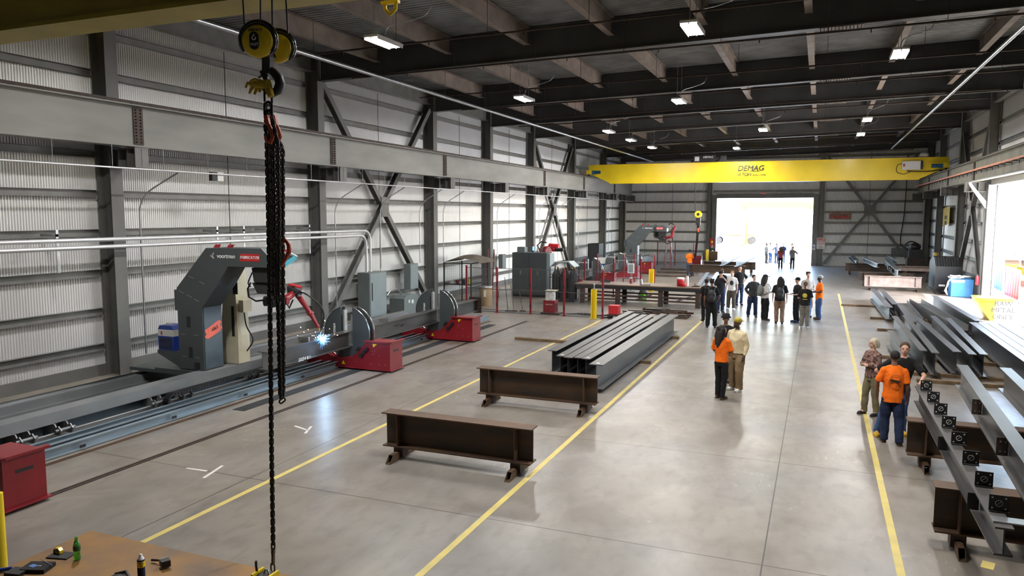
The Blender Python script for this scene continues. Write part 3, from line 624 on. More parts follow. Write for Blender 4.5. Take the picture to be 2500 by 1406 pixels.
m.build('cloth_hat', 'black', label='black cloth cap lying on the table by the spray can', cat='cap')
P = PZ(6, 1392, 0)
MB().cyl((P.x, P.y, 0), (P.x, P.y, .96), .06, 16).build('safety_post', 'yellow', label='yellow safety post at the edge beside the red machine', cat='post')
# ------------------------------------------------------------------ FLOOR LINES AND RAILS
for x, y0, y1, l in ((-8.06, 3, 29.2, 'yellow painted floor line between the machine and the trestles'), (-4.26, 3, 42, 'yellow painted floor line beside the walkway'), (1.06, 3, 44, 'yellow painted floor line along the stacked beams')):
    MB().box(x-.048, x+.048, y0, y1, .0005, .003).build('floor_line', 'yellow_line', label=l, cat='floor line')
for x, w, y0, y1, mm, l in ((-10.72, .12, 2, 27.8, 'rust_dark', 'dark rail groove in the floor in front of the red rotators'), (-12.08, .10, 2, 27.2, 'rust', 'brown floor rail beside the blue steel track')):
    MB().box(x-w/2, x-w/2+.035, y0, y1, .001, .012).box(x+w/2-.035, x+w/2, y0, y1, .001, .012).box(x-w/2+.04, x+w/2-.04, y0, y1, .001, .006).build('floor_rail', mm, label=l, cat='rail')
MB().box(-11.78, -11.45, 12.6, 26.4, .001, .006).build('trench_cover', 'charcoal', label='dark flat trench cover strip between the two floor rails', cat='cover')
for k, (xa, ya, xb, yb, xc, yc) in enumerate(((455,1143,497,1147,543,1137), (720,1040,745,1048,760,1041))):
    m = MB(); A, B, D = PZ(xa, ya), PZ(xb+ (25 if k == 0 else 12), yb+(10 if k == 0 else 4)), PZ(xc, yc)
    m.bar(A+V((0,0,.002)), PZ(xb+8, yb+3)+V((0,0,.002)), .05, .003).bar(PZ(xb, yb+20 if k == 0 else yb+10)+V((0,0,.002)), D+V((0,0,.002)), .05, .003)
    m.build('floor_arrow', 'offwhite', label='worn white paint mark on the floor, %s' % ['the larger one beside the floor rail', 'the smaller one nearer the trestles'][k], cat='floor mark')
# ------------------------------------------------------------------ GANTRY TRACK
Y0, Y1 = 1.0, 27.6
t = T('gantry_track', 'long grey and blue machine track running beside the robot side wall', 'machine track', (-14, 14, 0))
m = MB(); m.box(-13.62, -13.25, Y0, 26.5, .33, .55).box(-13.55, -13.32, Y0, 26.5, .02, .10)
m.build('box_beam', 'box_gray', t)
MB().box(-13.52, -13.48, Y0, 26.5, .10, .33).build('web', 'machine_blue', t)
MB().box(-15.85, -15.35, Y0, 26.5, .015, .12).box(-15.75, -15.45, Y0, 26.5, .12, .30).build('rear_rail', 'box_gray', t)
MB().box(-15.62, -15.58, Y0, 26.5, .30, .36).build('rear_rail_head', 'chrome', t)
MB().box(-15.3, -13.7, Y0, 26.5, .01, .05).build('trough', 'black', t)
y = 3.0; k = 0
while y < 17:
    m = MB()
    for dy in (-.12, .12): m.prism([(-13.45,.12),(-13.05,.12),(-13.02,.22),(-13.10,.30),(-13.16,.27),(-13.2,.33),(-13.45,.33)], y+dy-.012, y+dy+.012, 'y')
    m.cyl((-13.09, y-.2, .22), (-13.09, y+.2, .22), .03, 10); m.build('roller_bracket', 'box_gray', t); y += 2.2 if k % 2 else .75; k += 1
MB().cyl((-13.14, Y0, .17), (-13.14, 17, .17), .022, 8).build('shaft', 'box_gray', t)
m = MB()
for x in (-12.86, -12.58, -12.36): m.channel((x, Y0, .11), (x, Y1, .11), .16, .09 if x > -12.8 else .07, .012)
m.box(-12.9, -12.27, Y0, Y1, .012, .03); m.build('track_channel', 'rail_blue', t)
m = MB()
for y in [3+2.1*i for i in range(12)]: m.box(-12.265, -12.255, y, y+.12, .05, .1)
m.build('slot', 'black', t, kind='stuff')
# drag chain
m = MB(); P = []
for i in range(60): P.append((-12.98, 17.2-.085*i, .36 if i < 44 else .36-.0))
for a in range(0, 181, 15): P.append((-12.98, 12.1-.16*sin(R(a)), .22+.14*cos(R(a))))
for i in range(3): P.append((-12.98, 12.2+.085*i, .08))
P = [(-12.98, y_, z_) for _, y_, z_ in P]
for a, b in zip(P[::1], P[1::1]):
    a, b = V(a), V(b); L_ = (b-a).length
    if L_ < .01: continue
    m.bar(a, a+(b-a)*.82, .16, .055, up=(1,0,0) if False else (0,0,1))
m.build('drag_chain', 'black', t)
# ------------------------------------------------------------------ BEAM ROTATORS
def rotator(lab, textrot=True, extra=True):
    t = T('beam_rotator', lab, 'machine', (0, 0, 0), 'beam rotators with red bases')
    w = .32
    b = MB(); b.prism([(-1.4,.07),(1.30,.07),(1.30,.80),(.55,.80),(.30,.52),(.05,.33),(-.40,.28),(-.85,.42),(-1.25,.75),(-1.4,.75)], -w, w, 'y')
    q = b.build('base', 'red', t)
    MB().box(-1.45, 1.36, -w-.04, w+.04, .045, .07).box(.5, 1.36, -w-.05, -w+.02, .80, .84).box(1.26, 1.36, -w-.05, w+.05, .80, .84).build('trim_flange', 'red', q)
    MB().box(1.301, 1.306, -.13, .13, .55, .60).build('slot', 'black', q)
    m = MB()
    for x, z in ((.7,.2),(.95,.2),(1.15,.2),(.95,.45),(-.5,.18),(.2,.22),(.75,.55),(.8,.5),(.75,.47),(.82,.57)): m.cyl((x, -w-.008, z), (x, -w, z), .012, 8)
    m.build('bolt', 'bright_steel', q, kind='stuff')
    MB().prism([(-.26,.13),(-.14,.13),(-.20,.24)], -w-.006, -w-.001, 'y').prism([(.78,.66),(.9,.76),(.76,.76)], -w-.006, -w-.001, 'y').build('warning_triangle', 'yellow', q)
    m = MB()
    for x, z, r_ in ((.40,.42,.06),(.5,.52,.05),(.58,.6,.05),(.33,.62,.045),(.28,.56,.04)): m.cyl((x, -w-.06, z), (x, -w, z), r_, 14)
    m.build('roller', 'black', q)
    MB().box(-1.95, -1.41, -.12, .12, .05, .26).build('drive_box', 'red', t)
    m = MB()
    for y in (-.2, .2): m.cyl((1.15, y-.03, .045), (1.15, y+.03, .045), .043, 14).cyl((-1.1, y-.03, .045), (-1.1, y+.03, .045), .043, 14)
    m.build('wheel', 'bright_steel', t)
    # slotted disc, two plates
    cx_, cz, r0 = -.22, .98, .74
    def half(s, y0_, y1_, mm, nm, rr, bot=True):
        poly = []
        for a in range(-90, 91, 9): poly.append((cx_+s*max(.19, rr*cos(R(a))) , cz+rr*sin(R(a))))
        pts = [p for p in poly]
        # inner edge: slot down to floor of slot
        m = MB(); m.prism([(cx_+s*.19, cz+math.sqrt(rr*rr-.19**2))]+[(cx_+s*rr*cos(R(a)), cz+rr*sin(R(a))) for a in range(72, -91, -9)]+[(cx_, cz-.40), (cx_+s*.19, cz-.40)], y0_, y1_, 'y')
        return m.build(nm, mm, t)
    l = half(-1, -.10, -.06, 'machine_gray', 'disc_plate', r0); rp = half(1, -.10, -.06, 'machine_gray', 'disc_plate', r0)
    half(-1, .10, .14, 'machine_gray', 'disc_plate', r0); half(1, .10, .14, 'machine_gray', 'disc_plate', r0)
    for s in (-1, 1):
        m = MB()
        for yy in (-.10, .14): m.tube([(cx_+s*(r0+.0)*cos(R(a)), yy, cz+(r0+.0)*sin(R(a))) for a in range(-60, 76, 6)], .017, 6)
        m.build('rim', 'chrome', t)
        m = MB(); m.prism([(cx_+s*(r0-.10)*cos(R(a)), cz+(r0-.10)*sin(R(a))) for a in range(-70, 73, 8)]+[(cx_+s*(r0-.22)*cos(R(a)), cz+(r0-.22)*sin(R(a))) for a in range(70, -73, -8)], -.055, .095, 'y'); m.build('hub_ring', 'black', t)
    c = MB(); c.box(cx_-.17, cx_-.11, -.05, .09, cz-.3, cz+.62).box(cx_+.11, cx_+.17, -.05, .09, cz-.3, cz+.5).box(cx_-.17, cx_+.17, -.05, .09, cz-.4, cz-.36).build('clamp_arm', 'galv', t)
    if textrot: text('voortman', 'lettering', .13, (cx_-.42, -.103, cz-.02), (0,0,1), (-1,0,0), 'text_white', t, .002, 0)
    else: text('voortman', 'lettering', .14, (cx_-.1-.33, -.103, cz+.42), (1,0,0), (0,0,1), 'text_white', t, .002, 0)
    return t
rt = rotator('red and grey beam rotator nearest the welding flash')
rt2 = dup(rt, (-11.9, 22.75, 0), None, 'red and grey beam rotator in front of the wall switch box')
rt3 = dup(rt, (-11.9, 7.15, 0), None, 'red rotator base cut off by the picture edge near the yellow post')
rt.location = (-11.9, 17.55, 0)
rf = rotator('far beam rotator nearest the long welding table, half behind the red fence posts', False)
dup(rf, (-12.35, 49.2, 0), None, 'far beam rotator in the middle of the far machine'); dup(rf, (-12.35, 53.6, 0), None, 'far beam rotator right beside the red ladder'); rf.location = (-12.35, 43.0, 0)
# workpiece
t = T('workpiece_beam', 'long blue-grey steel I-beam held in the rotators and being welded', 'steel beam', (-12.12, 15, .58))
MB().ibeam((-12.12, 14.0, .80), (-12.12, 25.9, .80), .44, .28, .018, .012).build('beam', 'mill_steel', t)
MB().box(-12.38, -11.86, 25.91, 25.94, .50, 1.10).build('end_plate', 'rust_dark', t)
MB().box(-12.30, -11.96, 19.4, 19.42, 1.021, 1.12).box(-12.3, -11.96, 15.55, 15.57, 1.021, 1.14).build('fin_plate', 'bright_steel', t)
text('20254 B11', 'chalk_mark', .12, (-11.975, 15.4, .62), (0,1,0), (0,0,1), 'text_white', t, .001)
MB().tube([(-11.97,20.0,.82),(-11.965,20.35,.86),(-11.965,20.1,.80),(-11.965,20.55,.84)], .012, 5).build('scorch_mark', 'black', t)
t = T('workpiece_beam', 'far steel beam held in the far rotators', 'steel beam', (-12.57, 50, .6)); MB().ibeam((-12.57, 40.8, .8), (-12.57, 60, .8), .44, .28, .018, .012).build('beam', 'mill_steel', t)
# ------------------------------------------------------------------ WELDING GANTRIES
def gantry(Y, dx, lab, near):
    t = T('welding_gantry', lab, 'machine', (-13.9+dx, Y+.3, 0), 'welding gantries')
    pf = [(-14.19,.52),(-14.19,2.51),(-13.24,3.48),(-11.63,3.5),(-11.47,3.34),(-11.48,3.07),(-12.52,3.07),(-12.76,2.63),(-13.40,2.13),(-13.43,.54)]
    pf = [(-14.19,.56),(-14.19,2.51),(-13.24,3.48),(-11.63,3.5),(-11.40,3.30),(-11.40,3.07),(-12.60,3.07),(-12.95,2.6),(-13.42,2.07),(-13.42,.56)]
    Z_ = lambda p: [(x+dx, z) for x, z in p]
    MB().prism(Z_(pf), Y, Y+.62, 'y').build('arch_body', 'machine_gray', t)
    MB().prism(Z_([(-13.415,.58),(-13.405,.58),(-13.405,2.06),(-13.415,2.06)]), Y+.03, Y+.60, 'y').build('side_panel', 'machine_blue', t)
    MB().box(-14.9+dx, -13.66+dx, Y-.1, Y+1.5, .42, .54).box(-15.8+dx, -14.7+dx, Y-.05, Y+1.5, .40, .48).build('carriage', 'machine_gray', t)
    MB().prism(Z_([(-14.20,.95),(-14.95,.95),(-14.95,.87),(-14.20,.55)]), Y+.05, Y+.5, 'y').build('shelf_bracket', 'machine_gray', t)
    MB().box(-14.38+dx, -14.2+dx, Y+.1, Y+.5, 1.95, 2.45).build('junction_box', 'machine_gray', t)
    for x, z in ((-13.85,1.72),(-13.82,.98)): MB().box(x-.06+dx, x+.05+dx, Y-.006, Y-.001, z-.14, z+.12).build('opening', 'black', t)
    MB().box(-13.72+dx, -13.55+dx, Y-.006, Y-.001, .58, .74).build('opening', 'black', t)
    m = MB()
    for x, z, sl in ((-14.05,2.42,-.4),(-13.8,2.33,-.4),(-13.58,2.24,-.4),(-13.72,2.78,-.4),(-13.4,2.66,-.4),(-14.05,1.4,0),(-13.65,1.4,0),(-14.02,.86,0),(-13.62,.86,0)): m.bar((x-.07+dx, Y-.003, z-.07*sl), (x+.07+dx, Y-.003, z+.07*sl), .006, .008)
    m.build('weld_seam', 'elec_light', t)
    text('voortman', 'lettering', .135, (-12.64+dx, Y-.004, 3.30), (1,0,0), (0,0,1), 'text_white', t, .003)
    m = MB()
    for q in (0, 1): m.bar((-13.07+dx+q*.03, Y-.004, 3.31-.0), (-13.0+dx+q*.0, Y-.004, 3.38-q*.14), .004, .022, up=(0,1,0)).bar((-13.07+dx+q*.07-.03, Y-.004, 3.31), (-13.0+dx, Y-.004, 3.24+q*.14), .004, .022, up=(0,1,0))
    m.build('logo', 'text_white', t)
    MB().prism(Z_([(-12.24,3.20),(-11.68,3.20),(-11.66,3.37),(-12.22,3.37)]), Y-.005, Y-.001, 'y').build('name_plate', 'text_red', t)
    text('FABRICATOR', 'lettering', .092, (-11.955+dx, Y-.010, 3.285), (1,0,0), (0,0,1), 'text_white', t, .002, .2)
    MB().prism(Z_([(-13.20,3.485),(-13.14,3.56),(-13.06,3.56),(-13.1,3.485)]), Y+.2, Y+.3, 'y').build('lifting_lug', 'red_bright', t); MB().prism(Z_([(-12.80,3.49),(-12.74,3.56),(-12.66,3.56),(-12.7,3.49)]), Y+.2, Y+.3, 'y').build('lifting_lug', 'red_bright', t)
    MB().prism(Z_([(-11.45,3.05),(-12.0,3.05),(-11.95,2.72),(-11.5,2.72)]), Y+.1, Y+.55, 'y').prism(Z_([(-12.05,2.7),(-11.5,2.7),(-11.55,2.45),(-11.9,2.45)]), Y+.15, Y+.5, 'y').build('robot_mount', 'charcoal', t)
    return t
g1 = gantry(13.5, 0, 'dark grey arched welding gantry behind the welding flash', True)
m = MB(); q = V((-13.40, 13.82, 1.42)); 
m.prism([(13.53,1.52),(14.0,1.72),(14.08,1.66),(14.02,1.60),(14.1,1.52),(14.02,1.44),(13.62,1.30),(13.53,1.36),(13.58,1.42)], -13.402, -13.398, 'x'); m.build('paint_mark', 'salmon', g1)
text('ABLE', 'lettering', .10, (-13.394, 13.85, 1.53), (0,1,.35), (0,-.35,1), 'text_dark', g1, .001)
g2 = gantry(51.7, 1.68-.0, 'far dark grey arched welding gantry near the end wall', False)
# control cabinet (cream)
t = T('control_cabinet', 'cream electronics cabinet on the carriage behind the near gantry', 'cabinet', (-13.45, 14.95, .5))
MB().prism([(-13.78,.56),(-13.24,.56),(-13.24,1.25),(-13.30,3.0),(-13.60,3.02),(-13.78,1.25)], 14.45, 14.85, 'y').build('body', 'cream', t)
MB().box(-13.23, -13.09, 14.5, 14.8, 1.85, 2.15).build('switch_box', 'cream', t)
MB().box(-13.42, -13.34, 14.44, 14.448, 1.25, 2.0).build('vent_strip', 'black', t)
MB().box(-13.5, -13.38, 14.44, 14.448, 2.72, 2.82).box(-13.35, -13.2, 14.44, 14.448, 2.3, 2.6).build('sticker', 'charcoal', t)
MB().hose([(-13.16,14.6,1.84),(-13.12,14.62,1.5),(-13.0,14.7,1.15),(-13.2,14.7,.85)], .018, 8).build('cable', 'black', t)
# chiller
t = T('coolant_chiller', 'blue and white cooling unit on the shelf behind the gantry leg', 'chiller', (-14.6, 13.75, .95))
MB().box(-14.92, -14.42, 13.56, 13.98, .955, 1.30).build('lower_case', 'blue', t)
MB().box(-14.92, -14.42, 13.56, 13.98, 1.302, 1.46).build('upper_case', 'offwhite', t)
MB().prism([(-14.92,1.462),(-14.42,1.462),(-14.48,1.56),(-14.86,1.56)], 13.56, 13.98, 'y').build('top', 'blue', t)
MB().cyl((-14.75,13.75,1.56), (-14.75,13.75,1.61), .07, 16).build('filler_cap', 'offwhite', t)
m = MB()
for k in range(9): m.box(-14.87, -14.47, 13.552, 13.558, .99+k*.032, 1.005+k*.032)
m.build('grille', 'black', t); MB().box(-14.82, -14.78, 13.552, 13.558, 1.33, 1.42).build('gauge', 'red', t)
# robots
def robot(lab, pts, cols, rr, loc, extra=None):
    t = T('welding_robot', lab, 'robot', loc, 'welding robots')
    for i, (a, b) in enumerate(zip(pts, pts[1:])):
        m = MB(); a, b = V(a), V(b); r_ = rr[i]
        m.tube([a, a+(b-a)*.25, a+(b-a)*.8, b], [r_*1.1, r_, r_*.8, r_*.75], 14); m.ell(a, r_*1.25); m.ell(b, r_*.95)
        x, y, d = basis(b-a); m.cyl(a-x*r_*1.5, a+x*r_*1.5, r_*.95, 16)
        m.build('arm_segment', cols[i], t)
    return t
A = [PY(655,650,14.2), PY(665,735,14.6), PY(690,735,15.3), PY(722,712,16.0), PY(758,765,16.1), PY(776,797,16.1)]
r1 = robot('red and black welding robot under the gantry arm with its torch in the flash', A, ['charcoal','charcoal','red','red','red'], [.14,.13,.10,.080,.055], A[0])
c = A[3]
m = MB(); m.cbox(c+V((-.05,0,.05)), .28, .22, .2).ell(c+V((.1,-.05,.0)), (.13,.12,.12)).cyl(c+V((-.12,-.1,.1)), c+V((.15,-.16,.0)), .06); m.build('wrist_drive', 'black', r1)
m = MB(); m.bar(c+V((-.15,-.02,.17)), c+V((.14,0,.10)), .18, .08); m.build('drive_cover', 'red_bright', r1)
m = MB(); m.ell(c+V((.06,-.15,-.02)), .05).ell(c+V((.16,-.08,-.08)), .045).cbox(c+V((.2,-.05,.02)), .1, .1, .05).cyl(c+V((.05,-.1,.12)), c+V((.25,-.1,.05)), .02); m.build('fitting', 'bright_steel', r1)
m = MB(); m.hose([c+V((.1,-.1,.05)), c+V((.5,-.1,-.08)), c+V((.85,0,-.45)), c+V((.80,.0,-.95)), c+V((.62,0,-1.15))], .022, 8)
m.tube([c+V((-.1,-.15,.0)), c+V((-.22,-.15,-.25)), c+V((-.1,-.15,-.42)), c+V((.02,-.15,-.2))], .022, 8).tube([PY(612,690,14.2), PY(605,705,14.2), PY(608,725,14.3), PY(625,735,14.4), PY(650,732,14.4)], .022, 8)
m.hose([PY(616,665,14.2), PY(606,690,14.2), PY(612,700,14.2)], .016, 8); m.build('hose', 'black', r1)
m = MB(); m.cyl(A[5], A[5]+V((.06,0,-.13)), .022, 10).cyl(A[5]+V((.06,0,-.13)), A[5]+V((.10,0,-.24)), .012, 10); m.build('torch', 'brass', r1)
# welding flash and sparks
wp = PX(783, 829, -11.95)
MB().ell(wp+V((.04,0,0)), .045).build('welding_arc', 'arc_glow', label='bright blue-white welding flash on the beam', cat='flash')
L = bpy.data.lights.new('arc_lamp', 'POINT'); L.energy = 60; L.specular_factor = 0; L.color = (.45,.7,1); L.shadow_soft_size = .04; o = bpy.data.objects.new('arc_lamp', L); C.objects.link(o); o.location = wp+V((.12,-.05,.04))
m = MB(); rnd = random.Random(8)
for k in range(110):
    d = V((rnd.gauss(0,1), rnd.gauss(0,1), rnd.gauss(.25,1))).normalized(); L_ = rnd.uniform(.07, .26); q = wp+V((.04,0,0)); m.tube([q+d*.05, q+d*L_], [.009, .001], 4, cap=False)
m.build('arc_flare', 'arc_blue', label='blue flare of rays around the white welding flash', cat='flare', kind='stuff')
m = MB(); rnd = random.Random(3)
for k in range(38):
    a, rr, el = rnd.uniform(0, 6.28), rnd.expovariate(5)+.05, rnd.uniform(.0, .9); p = wp+V((cos(a)*rr, sin(a)*rr*.8, rr*el)); d = (p-wp).normalized(); m.tube([p, p+d*rnd.uniform(.01, .03)], .0035, 4)
m.build('sparks', 'spark', label='spray of orange and white sparks around the welding flash', cat='sparks', kind='stuff')
# cutting head on near gantry (top)
P = PY(690, 625, 14.2)
t = T('camera_head', 'silver and red sensor head with blue lens plate above the robot', 'sensor head', P)
m = MB(); m.bar(PY(668,640,14.1), PY(716,622,14.3), .2, .12); m.cyl(PY(700,615,14.1), PY(724,628,14.3), .05); m.build('housing', 'bright_steel', t)
MB().bar(PY(684,616,14.15), PY(712,608,14.3), .12, .05).build('cover', 'red_bright', t)
MB().bar(PY(692,648,13.98), PY(722,628,14.18), .02, .10).build('lens_plate', 'screen_blue', t)
MB().prism([(PY(640,605,13.9).x, 3.0), (PY(690,640,13.9).x, 3.0), (PY(680,615,13.9).x, 3.45), (PY(645,605,13.9).x, 3.5)], 13.75, 14.1, 'y').build('cover_plate', 'cream', t)
# far robot
A2 = [PY(1600,558,52), PY(1610,575,52.2), PY(1620,582,52), PY(1640,578,51.8), PY(1648,552,51.8)]
r2 = robot('far red and black welding robot stretched out beside the far gantry', A2, ['charcoal','black','red','red'], [.22,.2,.1,.09], A2[0])
m = MB(); m.hose([A2[4], PY(1640,545,51.8), PY(1632,548,51.8)], .04, 8).hose([PY(1645,555,51.8), PY(1638,565,51.8), PY(1642,585,51.8), PY(1630,595,51.8), PY(1616,585,51.8)], .03, 8).hose([PY(1608,560,51.8), PY(1597,570,51.8), PY(1600,580,51.8), PY(1612,578,51.8)], .04, 8); m.build('hose', 'black', r2)
# third robot on cell
A3 = [PX(1344,650,-13.4), PX(1340,628,-13.4), PX(1333,612,-13.4), PX(1345,604,-13.2)]
r3 = robot('red welding robot raised above the grey cabinet in the fenced cell', A3, ['red','black','red'], [.16,.14,.2], PX(1344,650,-13.4))
P = A3[3]; m = MB(); m.cyl(P+V((-.1,0,.05)), P+V((.45,0,.02)), .17, 16).ell(P+V((.2,-.1,-.1)), .13); m.build('forearm', 'red_bright', r3)
MB().cyl(P+V((.3,-.15,-.12)), P+V((.75,-.15,-.1)), .09).ell(P+V((.35,-.2,-.05)), .07).tube([P+V((-.2,-.1,.25)), P+V((-.5,-.1,.3)), P+V((-.75,-.1,.1)), P+V((-.5,-.1,-.3))], .035, 8).build('tool', 'black', r3)
MB().box(P.x-.25, P.x+.3, P.y-.25, P.y+.25, .02, .6).cyl((P.x-.0, P.y, .6), (A3[0].x, A3[0].y, A3[0].z), .2).build('pedestal', 'red', r3)
# ------------------------------------------------------------------ TRESTLES
def trestle(x0, x1, yc, top=.81, rz=0, lab='', dep=.60, mm='rust', web='rust_web', w=.30):
    t = T('steel_trestle', lab, 'trestle', ((x0+x1)/2, yc, 0), 'rusty steel trestles')
    zb = top-dep; L_ = x1-x0; xc = (x0+x1)/2
    m = MB(); m.box(x0, x1, yc-w/2, yc+w/2, top-.022, top).box(x0+.02, x1-.02, yc-w/2, yc+w/2, zb, zb+.022); m.build('flange', mm, t)
    MB().box(x0+.02, x1-.02, yc-.008, yc+.008, zb+.022, top-.022).build('web', web, t)
    for s in (-1, 1):
        xs = xc+s*(L_/2-.30)
        for q in (-1, 1): MB().box(xs-.008, xs+.008, min(yc+q*.009, yc+q*(w/2-.005)), max(yc+q*.009, yc+q*(w/2-.005)), zb+.022, top-.022).build('stiffener', mm, t)
        f = MB(); f.box(xs-.09, xs+.09, yc-.10, yc+.10, .03, zb); l = f.build('leg', 'rust_dark', t)
        for q in (-1, 1):
            m = MB(); y0, y1 = yc+q*.10, yc+q*.46
            P = [(y0, .0), (y0, .13), (yc+q*.34, .13), (y1, .0)]
            for xa in (xs-.045, xs+.039): m.prism(P, xa, xa+.006, 'x')
            m.box(xs-.045, xs+.045, min(y0, yc+q*.34), max(y0, yc+q*.34), .124, .13).box(xs-.045, xs+.045, min(y0, y1), max(y0, y1), 0, .006)
            a, b = V((xs, yc+q*.34, .127)), V((xs, y1, .003)); m.bar(a+V((0,0,0)), b, .09, .006, up=(0,q,0)) if False else None
            m.build('foot', 'rust', l)
    return t
trestle(-7.02, -4.20, 11.25, lab='nearest rusty steel trestle between the yellow lines')
trestle(-7.10, -4.28, 15.38, lab='second rusty steel trestle, in front of the bundle of long beams')
trestle(1.50, 4.35, 14.22, lab='rusty trestle by the orange shirted man, under the clip beam')
trestle(1.50, 4.35, 10.86, lab='rusty trestle nearest the bottom corner of the picture, under the clip beam')
trestle(-8.35, -4.55, 52.6, lab='far trestle carrying two beams on the robot side of the far door', dep=.55)
trestle(-7.9, -4.2, 56.8, lab='farthest trestle on the robot side of the far door', dep=.55)
trestle(1.75, 5.6, 58.6, lab='dark far trestle in front of the end wall brace', dep=.55)
trestle(2.25, 5.2, 49.6, lab='dark trestle just behind the pale pink one', dep=.5)
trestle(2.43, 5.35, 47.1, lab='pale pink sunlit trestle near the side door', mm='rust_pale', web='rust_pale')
def timber(x0, x1, y, lab, z=0, w=.14, h=.09, mm='wood', dy=0):
    MB().bar((x0, y, z+h/2), (x1, y+dy, z+h/2), w, h).build('timber_block', mm, label=lab, cat='timber', group='floor timbers')
timber(-9.5, -6.9, 23.55, 'long timber block sticking out of the beam bundle across the yellow line')
timber(-6.6, -4.35, 21.2, 'timber block under the near end of the beam bundle'); timber(-6.6, -4.35, 25.85, 'timber block under the far end of the beam bundle')
for x0, x1, y, l in ((-11.2,-7.2,57.6,'farthest floor timber behind the orange worker'),(-10.9,-8.6,54.6,'middle floor timber by the orange worker'),(-10.5,-8.0,51.4,'nearest of the floor timbers by the orange worker')): timber(x0, x1, y, l, mm='wood_dark', w=.3, h=.12)
for x0, x1, y, l in ((1.05,3.1,38.3,'thin timber sticking out towards the walkway under the far beam pair'),(2.05,5.6,33.95,'timber under the near end of the far beam pair'),(2.1,5.2,30.6,'timber between the flat beams and the splayed beams'),(1.84,6.7,24.7,'timber under the middle of the splayed beams'),(2.1,6.6,22.45,'timber at the near end of the splayed beams')): timber(x0, x1, y, l)
timber(2.45, 6.6, 21.55, 'pale timber lying free in front of the splayed beams', mm='wood')
# ------------------------------------------------------------------ STEEL BEAMS
def beam(a, b, top, dep, w, lab, grp, mm=('mill_steel','mill_web'), side=False, tag_=False, tf=.02, extra=None):
    a, b = V((a[0], a[1], 0)), V((b[0], b[1], 0)); c = (a+b)/2; d = (b-a).normalized()
    t = T('steel_beam', lab, 'steel beam', (c.x, c.y, top-dep), grp)
    if side:
        h = V((0,0,1)); m = MB(); zc = top-dep/2
        x, _, _ = basis(d)
        for s in (-1, 1): m.bar(a+x*s*(w/2-.01)+h*zc, b+x*s*(w/2-.01)+h*zc, .02, dep)
        m.build('flange', mm[0], t); MB().bar(a+h*zc, b+h*zc, w-.04, .014).build('web', mm[0], t)
    else:
        for z in (top-tf/2, top-dep+tf/2): MB().bar(V((a.x,a.y,z)), V((b.x,b.y,z)), w, tf).build('flange', mm[0], t)
        zc = top-dep/2; MB().bar(V((a.x,a.y,zc))+d*.004, V((b.x,b.y,zc))-d*.004, .014, dep-2*tf).build('web', mm[1], t)
    if tag_:
        e = b if b.y < a.y else a; dd = (d if e is a else -d)
        MB().bar(V((e.x,e.y,top+.001))+dd*.15, V((e.x,e.y,top+.001))+dd*.22, .08, .001).build('paper_tag', 'white', t)
    return t
LB = ['first beam of the centre bundle, on the robot side', 'second beam of the centre bundle', 'third beam of the centre bundle', 'fourth beam of the centre bundle', 'fifth beam of the centre bundle', 'widest beam of the centre bundle, on the walkway side']
for i, (xn, yn, xf, yf, w) in enumerate(((-6.42,18.5,-6.36,27.2,.24),(-5.98,17.85,-6.02,26.6,.215),(-5.74,17.75,-5.70,26.5,.215),(-5.50,17.8,-5.43,26.7,.215),(-5.27,17.75,-5.10,27.0,.215),(-4.84,17.15,-4.72,26.85,.34))):
    beam((xn, yn), (xf, yf), .70, .60, w, 'long dark steel beam, '+LB[i], 'centre bundle of long beams', tag_=i in (1, 4, 5))
for i, (xn, yn, xf, yf, w, l) in enumerate(((2.66,22.3,2.56,29.6,.18,'splayed beam nearest the walkway'),(2.91,22.05,2.93,29.9,.18,'second splayed beam from the walkway'),(3.46,22.45,3.26,29.5,.2,'third splayed beam from the walkway'),(3.77,22.2,3.83,30.2,.18,'fourth splayed beam from the walkway'),(4.04,22.3,4.24,29.8,.18,'splayed beam farthest from the walkway'))):
    beam((xn, yn), (xf, yf), .70, .60, w, 'dark steel I-beam lying on timbers, '+l, 'splayed beams by the side door', tag_=False)
beam((2.30,22.9), (2.22,26.6), .60, .5, .2, 'short dark beam half hidden behind the man in the black polo', 'splayed beams by the side door')
for i, (x, w) in enumerate(((4.87,.22),(5.13,.26),(5.42,.28),(5.73,.28),(6.30,.26))):
    beam((x, 15.5), (x-.02, 28.9-.3*(i == 4)), .70, .60, w, 'long steel beam of the tight row near the side door, %s from the walkway' % ordn[i], 'tight row of beams near the side door')
beam((3.42,31.6), (3.50,38.1), .42, .32, .58, 'wide beam lying on its side next to the far beam pair', 'flat beams by the side door', side=True)
beam((4.62,29.6), (4.10,38.0), .50, .40, .5, 'wide beam lying on its side, turned toward the hopper', 'flat beams by the side door', side=True)
beam((5.10,29.3), (4.80,37.9), .70, .60, .22, 'upright beam beside the flat beams, nearest the side door', 'flat beams by the side door')
beam((2.69,33.2), (2.53,41.0), .60, .5, .24, 'front beam of the far pair beside the walkway', 'far beam pair'); beam((2.98,34.4), (2.90,41.2), .60, .5, .22, 'rear beam of the far pair beside the walkway', 'far beam pair')
